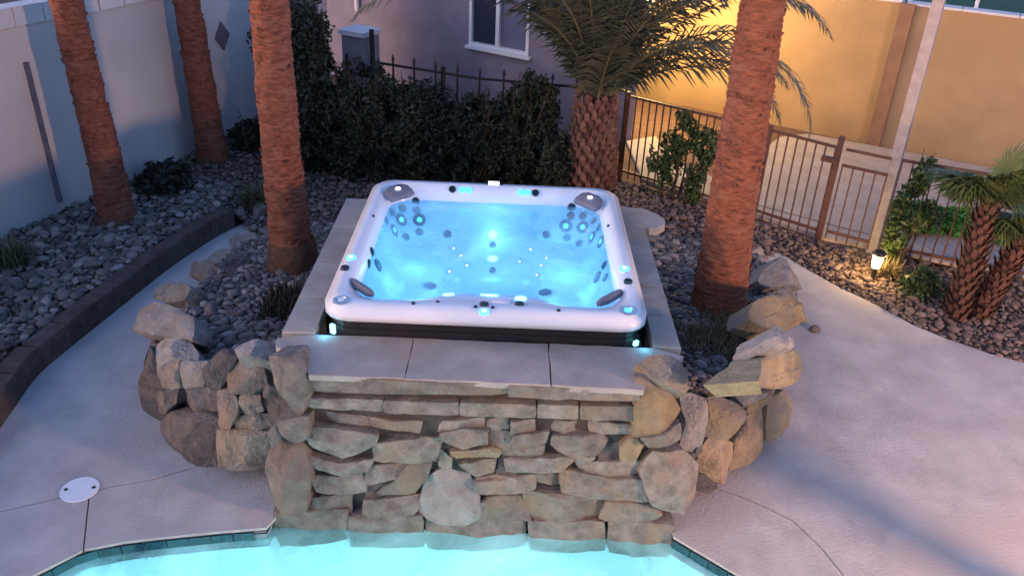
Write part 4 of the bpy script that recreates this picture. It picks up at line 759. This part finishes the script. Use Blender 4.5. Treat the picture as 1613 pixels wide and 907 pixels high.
def frond(parent, base, az, e0, e1, Ln, wmax=.42, mf=M_frond, nl=46, tw=0, seed=0):
    rnd = random.Random(seed); seg = 26; pts = [Vector(base)]; dirs = []
    hd_ = Vector((math.cos(az), math.sin(az), 0)); side0 = Vector((-math.sin(az), math.cos(az), 0))
    for i in range(seg):
        t = i/(seg-1); e_ = e0+(e1-e0)*t**1.25; d = hd_*math.cos(e_)+Vector((0, 0, math.sin(e_)))+side0*tw*t; d.normalize(); dirs.append(d); pts.append(pts[-1]+d*Ln/seg)
    dirs.append(dirs[-1]); q = MB(); q.tube(pts, [.020*(1-.85*i/seg)+.002 for i in range(seg+1)], 5)
    fr_o = q.build('frond', M_rachis, parent)
    V = []; Fc = []
    for i in range(nl*2):
        t = .10+.89*(i//2)/nl; s_ = -1 if i % 2 else 1; k = t*seg; j = min(int(k), seg-1); p = pts[j].lerp(pts[j+1], k-j); d = dirs[j]
        sd_ = d.cross(Vector((0, 0, 1))); sd_ = (sd_ if sd_.length > .2 else side0).normalized(); upv = sd_.cross(d).normalized()
        if upv.z < 0 and abs(d.z) < .7: upv = -upv
        ln = wmax*(math.sin(math.pi*min(1, .16+t*.86))**.6)*rnd.uniform(.85, 1.1)+.05
        ld = (sd_*s_*1.0+d*(.55+.5*t)+upv*rnd.uniform(-.15, .45)).normalized(); wdt = .017
        q1 = p+ld*ln*.5+Vector((0, 0, -.02*ln)); q2 = p+ld*ln+Vector((0, 0, -.30*ln-.02*rnd.random())); wv_ = d*wdt
        b_ = len(V); V += [p-wv_*.7, p+wv_*.7, q1+wv_, q1-wv_, q2]; Fc += [(b_, b_+1, b_+2, b_+3), (b_+3, b_+2, b_+4)]
    lo = link('leaflets', mesh('leaflets', V, Fc), mf); rel(lo, fr_o); lo['kind'] = 'stuff'; return fr_o
ctr = (dpx, dpy, 1.42)
FR = [(-9, 52, -82, 3.6, 0), (-4, 46, -70, 2.9, 0), (-2, 70, -52, 3.7, 0), (6, 44, -50, 2.9, 0), (-14, 40, -30, 2.3, 0), (2, 56, -20, 2.6, 0), (-20, 72, -30, 3.2, 0), (178, 62, -46, 3.9, 0), (186, 72, -40, 4.1, 0), (-75, 70, 45, 2.1, 0), (-110, 72, 45, 2.0, 0), (-60, 62, 35, 1.9, 0), (200, 72, 30, 2.3, 0), (-20, 66, 20, 2.1, 0), (-88, 80, 60, 2.3, 0), (184, 76, -30, 3.6, 0), (168, 70, -20, 3.4, 0), (204, 72, 10, 2.6, 0), (-60, 80, 10, 2.6, 0), (-95, 84, 30, 2.3, 0), (-120, 78, 20, 2.6, 0), (-80, 72, 30, 2.2, 0), (240, 70, 10, 2.7, 0), (-45, 66, 0, 2.8, 0),
      (-105, 66, 40, 1.9, 0), (-70, 88, 55, 2.7, 0), (30, 60, 0, 3, 0), (60, 65, -10, 3, 0), (100, 70, 0, 3, 0), (135, 62, -10, 3, 0), (155, 70, -10, 3.2, 0), (80, 80, 40, 2.6, 0), (215, 82, 50, 2.8, 0), (-30, 82, 45, 2.8, 0), (20, 80, -20, 3.5, 0), (-88, 56, 25, 1.6, 0), (-130, 58, 20, 1.8, 0), (-50, 55, 10, 1.9, 0)]
for i, (az, e0, e1, Ln, tw) in enumerate(FR): frond(dpalm, (ctr[0]+.10*math.cos(R(az)), ctr[1]+.10*math.sin(R(az)), ctr[2]-random.uniform(0, .2)), R(az), R(e0), R(e1), Ln, .54, seed=i, nl=int(Ln*18))
# ------------------------------------------------------------------ small fan palm with two trunks
fpalm = thing('fan_palm', (5.1, 2.87, 0), 'small fan palm with two shaggy reddish trunks at right edge', 'palm tree')
def shag(pa, pb, r0, r1, seed):
    rnd = random.Random(seed); a_ = Vector(pa); b_ = Vector(pb); MB().tube([a_.lerp(b_, i/8)+Vector((.02*math.sin(i), 0, 0)) for i in range(9)], [r0+(r1-r0)*i/8 for i in range(9)], 12).build('trunk', M_core, fpalm, True)
    q = MB(); d = (b_-a_); 
    for i in range(170):
        t = i/170; an = i*2.4; p = a_+d*t; rr = r0+(r1-r0)*t; o = Vector((math.cos(an), math.sin(an), 0)); tg = Vector((-o.y, o.x, 0)); p = p+o*rr
        l_ = rnd.uniform(.08, .15); q.add([p-tg*.03, p+tg*.03, p+tg*.022+o*.04+Vector((0, 0, l_*.7)), p+o*.065+Vector((0, 0, l_)), p-tg*.022+o*.04+Vector((0, 0, l_*.7))], [(0, 1, 2, 3, 4)])
    o_ = q.build('bark_scales', mat('shaggy_bark', (.10, .04, .03), (.20, .09, .06), .9, 20), fpalm); o_['kind'] = 'stuff'
shag((4.97, 2.84, 0), (4.98, 2.92, 1.28), .115, .085, 1); shag((5.22, 2.86, 0), (5.46, 2.92, .90), .11, .085, 2)
def fan(base, az, el, Lp, Rf, seed):
    rnd = random.Random(seed); d = Vector((math.cos(az)*math.cos(el), math.sin(az)*math.cos(el), math.sin(el))); b = Vector(base); hub = b+d*Lp
    st_ = MB().tube([b, b+d*Lp*.5+Vector((0, 0, .02)), hub], [.012, .009, .007], 5).build('leaf_stalk', M_rachis, fpalm)
    sd_ = d.cross(Vector((0, 0, 1))).normalized(); u_ = sd_.cross(d); V = []; Fc = []; K = 26
    for k in range(K):
        an = R(-125+250*k/(K-1)); l_ = Rf*(1-.25*abs(an)/2.2)*rnd.uniform(.85, 1.08); dr_ = (d*math.cos(an)+sd_*math.sin(an)).normalized(); pw = dr_.cross(u_).normalized()*.017
        p1 = hub+dr_*l_*.55+u_*.03; p2 = hub+dr_*l_-Vector((0, 0, .10*l_+rnd.uniform(0, .05))); i0 = len(V); V += [hub, p1+pw, p2, p1-pw]; Fc.append((i0, i0+1, i0+2, i0+3))
    lo = link('leaf_blade', mesh('leaf_blade', V, Fc), M_fan); rel(lo, st_); return st_
k = 0
for (bx, by, bz, nf, sc_) in ((4.98, 2.92, 1.30, 34, 1.0), (5.46, 2.92, .92, 22, .85)):
    for i in range(nf):
        an = i*2.4; el = R(75-85*((i*.618) % 1)); fan((bx, by, bz-.05), an, el, .32*sc_*random.uniform(.8, 1.2), .46*sc_, k); k += 1
# ------------------------------------------------------------------ shrubs
def shrub(name, label, cat, blobs, nleaf, size, m, group=None, stems=8, base=None, narrow=1.0, gap=.0):
    base = base or (blobs[0][0], blobs[0][1], 0); t = thing(name, base, label, cat, group); P = []; vol = [b[3]*b[4]*b[5] for b in blobs]; tot = sum(vol)
    for (bx, by, bz, rx, ry, rz), vv in zip(blobs, vol):
        n = int(nleaf*vv/tot*1.6); d = rng.normal(size=(n, 3)); d /= np.linalg.norm(d, axis=1)[:, None]; r = rng.uniform(.15, 1, n)**.45
        lump = np.array([1+.42*noise.noise(Vector(q)*2.3+Vector((bx*7, by*3, 1))) for q in d]); P.append(d*(r*lump)[:, None]*np.array([rx, ry, rz])+np.array([bx, by, bz]))
    P = np.concatenate(P); keep = np.array([noise.noise(Vector(p)*5.5+Vector((3, 1, 7))) > -.12+gap for p in P]); P = P[keep]; P[:, 2] = np.maximum(P[:, 2], base[2]+.02); n = len(P)
    a_ = rng.normal(size=(n, 3)); a_ /= np.linalg.norm(a_, axis=1)[:, None]; b_ = np.cross(a_, rng.normal(size=(n, 3))); b_ /= np.linalg.norm(b_, axis=1)[:, None]
    s_ = size*rng.uniform(.6, 1.3, n)[:, None]; V = np.stack([P-a_*s_, P+b_*s_*.45*narrow, P+a_*s_, P-b_*s_*.45*narrow], 1).reshape(-1, 3)
    o = part('foliage', fastmesh('foliage', V, np.arange(4*n).reshape(-1, 4)), m, t); q = MB(); B = Vector(base)
    for i in range(stems):
        bl = blobs[i % len(blobs)]; tip = Vector((bl[0]+random.uniform(-.7, .7)*bl[3], bl[1]+random.uniform(-.7, .7)*bl[4], bl[2]+random.uniform(.2, 1.25)*bl[5]))
        st0 = Vector((bl[0]*.6+B.x*.4+random.uniform(-.05, .05), bl[1]*.6+B.y*.4, B.z-.03)); mid = st0.lerp(tip, .5)+Vector((random.uniform(-.1, .1), random.uniform(-.1, .1), 0)); q.tube([st0, mid, tip], [.016, .011, .004], 5)
    q.build('stems', M_twig, t); return t
HG = 'dark evergreen shrubs behind the hot tub'
shrub('shrub', 'tall dark shrub beside the lit palm trunk at left end of the hedge', 'shrub', [(-2.65, 6.3, .8, .55, .5, .85), (-3.0, 6.9, 1.5, .55, .4, .9), (-2.7, 6.6, 1.9, .35, .3, .5)], 15000, .04, M_leafd, HG, 26)
shrub('shrub', 'dark shrub in the hedge in front of the grey stucco pillar', 'shrub', [(-1.95, 6.15, .65, .58, .5, .75), (-1.95, 6.6, 1.15, .45, .35, .42)], 13000, .036, M_leafd, HG, 30)
shrub('shrub', 'dark shrub in the hedge left of the middle, below the spear topped fence', 'shrub', [(-1.15, 6.1, .6, .6, .48, .70), (-1.2, 6.45, 1.0, .5, .35, .36)], 12000, .036, M_leafd, HG, 30)
shrub('shrub', 'dark shrub with twiggy gaps at the middle of the hedge', 'shrub', [(-.35, 6.05, .58, .58, .48, .70), (-.3, 6.4, .95, .4, .3, .3)], 8000, .036, M_leafd, HG, 34, gap=.06)
shrub('shrub', 'rounded dark shrub beneath the white framed window', 'shrub', [(.30, 6.2, .66, .46, .42, .75), (.42, 6.35, 1.1, .36, .3, .42)], 14000, .036, M_leafd, HG, 22)
shrub('shrub', 'dark low shrub hugging the foot of the date palm at right end of the hedge', 'shrub', [(.72, 5.95, .4, .26, .3, .45)], 3600, .045, M_leafd, HG, 8)
shrub('climbing_shrub', 'leafy dark climber on the iron fence left of the thick palm', 'shrub', [(2.42, 5.80, .95, .20, .15, .32), (2.33, 5.85, .55, .14, .12, .35), (2.62, 5.65, .45, .16, .12, .45), (2.15, 5.95, .45, .15, .1, .45), (2.75, 5.7, .85, .2, .12, .28)], 3000, .04, M_leafg, None, 10, base=(2.4, 5.8, 0))
shrub('climbing_shrub', 'leafy dark climber on the fence right of the path light', 'shrub', [(4.86, 4.12, 1.1, .12, .1, .28), (4.76, 4.1, .75, .17, .12, .25), (4.72, 4.05, .38, .15, .12, .3), (4.98, 4.1, .62, .22, .1, .2)], 2200, .04, M_leafg, None, 8, base=(4.75, 4.08, 0))
shrub('low_hedge', 'bright green clipped hedge on the far side of the fence', 'hedge', [(5.35, 5.0, .22, .38, .28, .22), (5.9, 4.95, .2, .42, .25, .2), (6.4, 4.8, .2, .3, .22, .18)], 9000, .035, M_leafh, None, 8, base=(5.7, 4.95, .03))
def tuft(name, label, c_, n, ln, m, spread=.5, cat='plant'):
    V = []; Fc = []
    for i in range(n):
        an = random.uniform(0, 6.283); el = R(random.uniform(25, 88)); d = Vector((math.cos(an)*math.cos(el), math.sin(an)*math.cos(el), math.sin(el))); p = Vector(c_)+Vector((random.uniform(-1, 1), random.uniform(-1, 1), 0))*spread*ln*.5
        l_ = ln*random.uniform(.5, 1.1); s_ = d.cross(Vector((0, 0, 1))).normalized()*.006; q1 = p+d*l_*.6; q2 = q1+(d-Vector((0, 0, .5))).normalized()*l_*.45; b_ = len(V); V += [p-s_, p+s_, q1+s_, q1-s_, q2]; Fc += [(b_, b_+1, b_+2, b_+3), (b_+3, b_+2, b_+4)]
    t = thing(name, c_, label, cat); part('blades', mesh('blades', V, Fc), m, t); return t
M_tuft = mat('tuft_green', (.06, .07, .035), (.12, .12, .06), .7, 10)
tuft('grass_tuft', 'olive grassy plant by the wall at the left edge of the photo', (-5.05, 2.75, .2), 380, .34, M_tuft, .9)
tuft('grass_tuft', 'thin grassy plant in the gravel left of the lit palm trunk', (-3.05, 4.75, .15), 300, .32, M_tuft, .8)
tuft('dry_plant', 'withered dark plant in the left planter below the palm', (-1.72, 1.45, hL(1.72, 1.45)), 800, .20, M_dryd, 2.8)
tuft('dry_plant', 'dry straw coloured plant at the foot of the thick palm', (1.85, 1.15, hR(1.85, 1.15)), 700, .17, M_dry, 3.2)
tuft('dry_plant', 'dry tan grass patch at right foot of the thick palm trunk', (2.2, 1.55, hR(2.2, 1.55)), 500, .16, M_dry, 2.6)
tuft('grass_tuft', 'small yellowish tuft right behind the lit path light', (4.62, 3.75, 0), 260, .24, M_dry, .8)
shrub('low_shrub', 'low dark shrub between the two left palms against the wall', 'shrub', [(-4.25, 4.95, .35, .32, .38, .2)], 2600, .04, M_leafd, None, 6, base=(-4.25, 4.95, .2))
shrub('low_shrub', 'low dark shrub just right of the rear palm trunk', 'shrub', [(-3.55, 6.6, .4, .35, .3, .3)], 2600, .04, M_leafd, None, 6, base=(-3.55, 6.6, .2))
shrub('low_shrub', 'low dark shrub under the small fan palm', 'shrub', [(4.75, 3.3, .15, .22, .2, .18), (5.2, 3.05, .14, .3, .2, .16)], 1800, .035, M_leafg, None, 6, base=(4.9, 3.2, 0))
bpy.context.view_layer.update()
print('pebbles', PB, 'tris', sum(len(o.data.polygons) for o in scene.objects if o.type == 'MESH'))
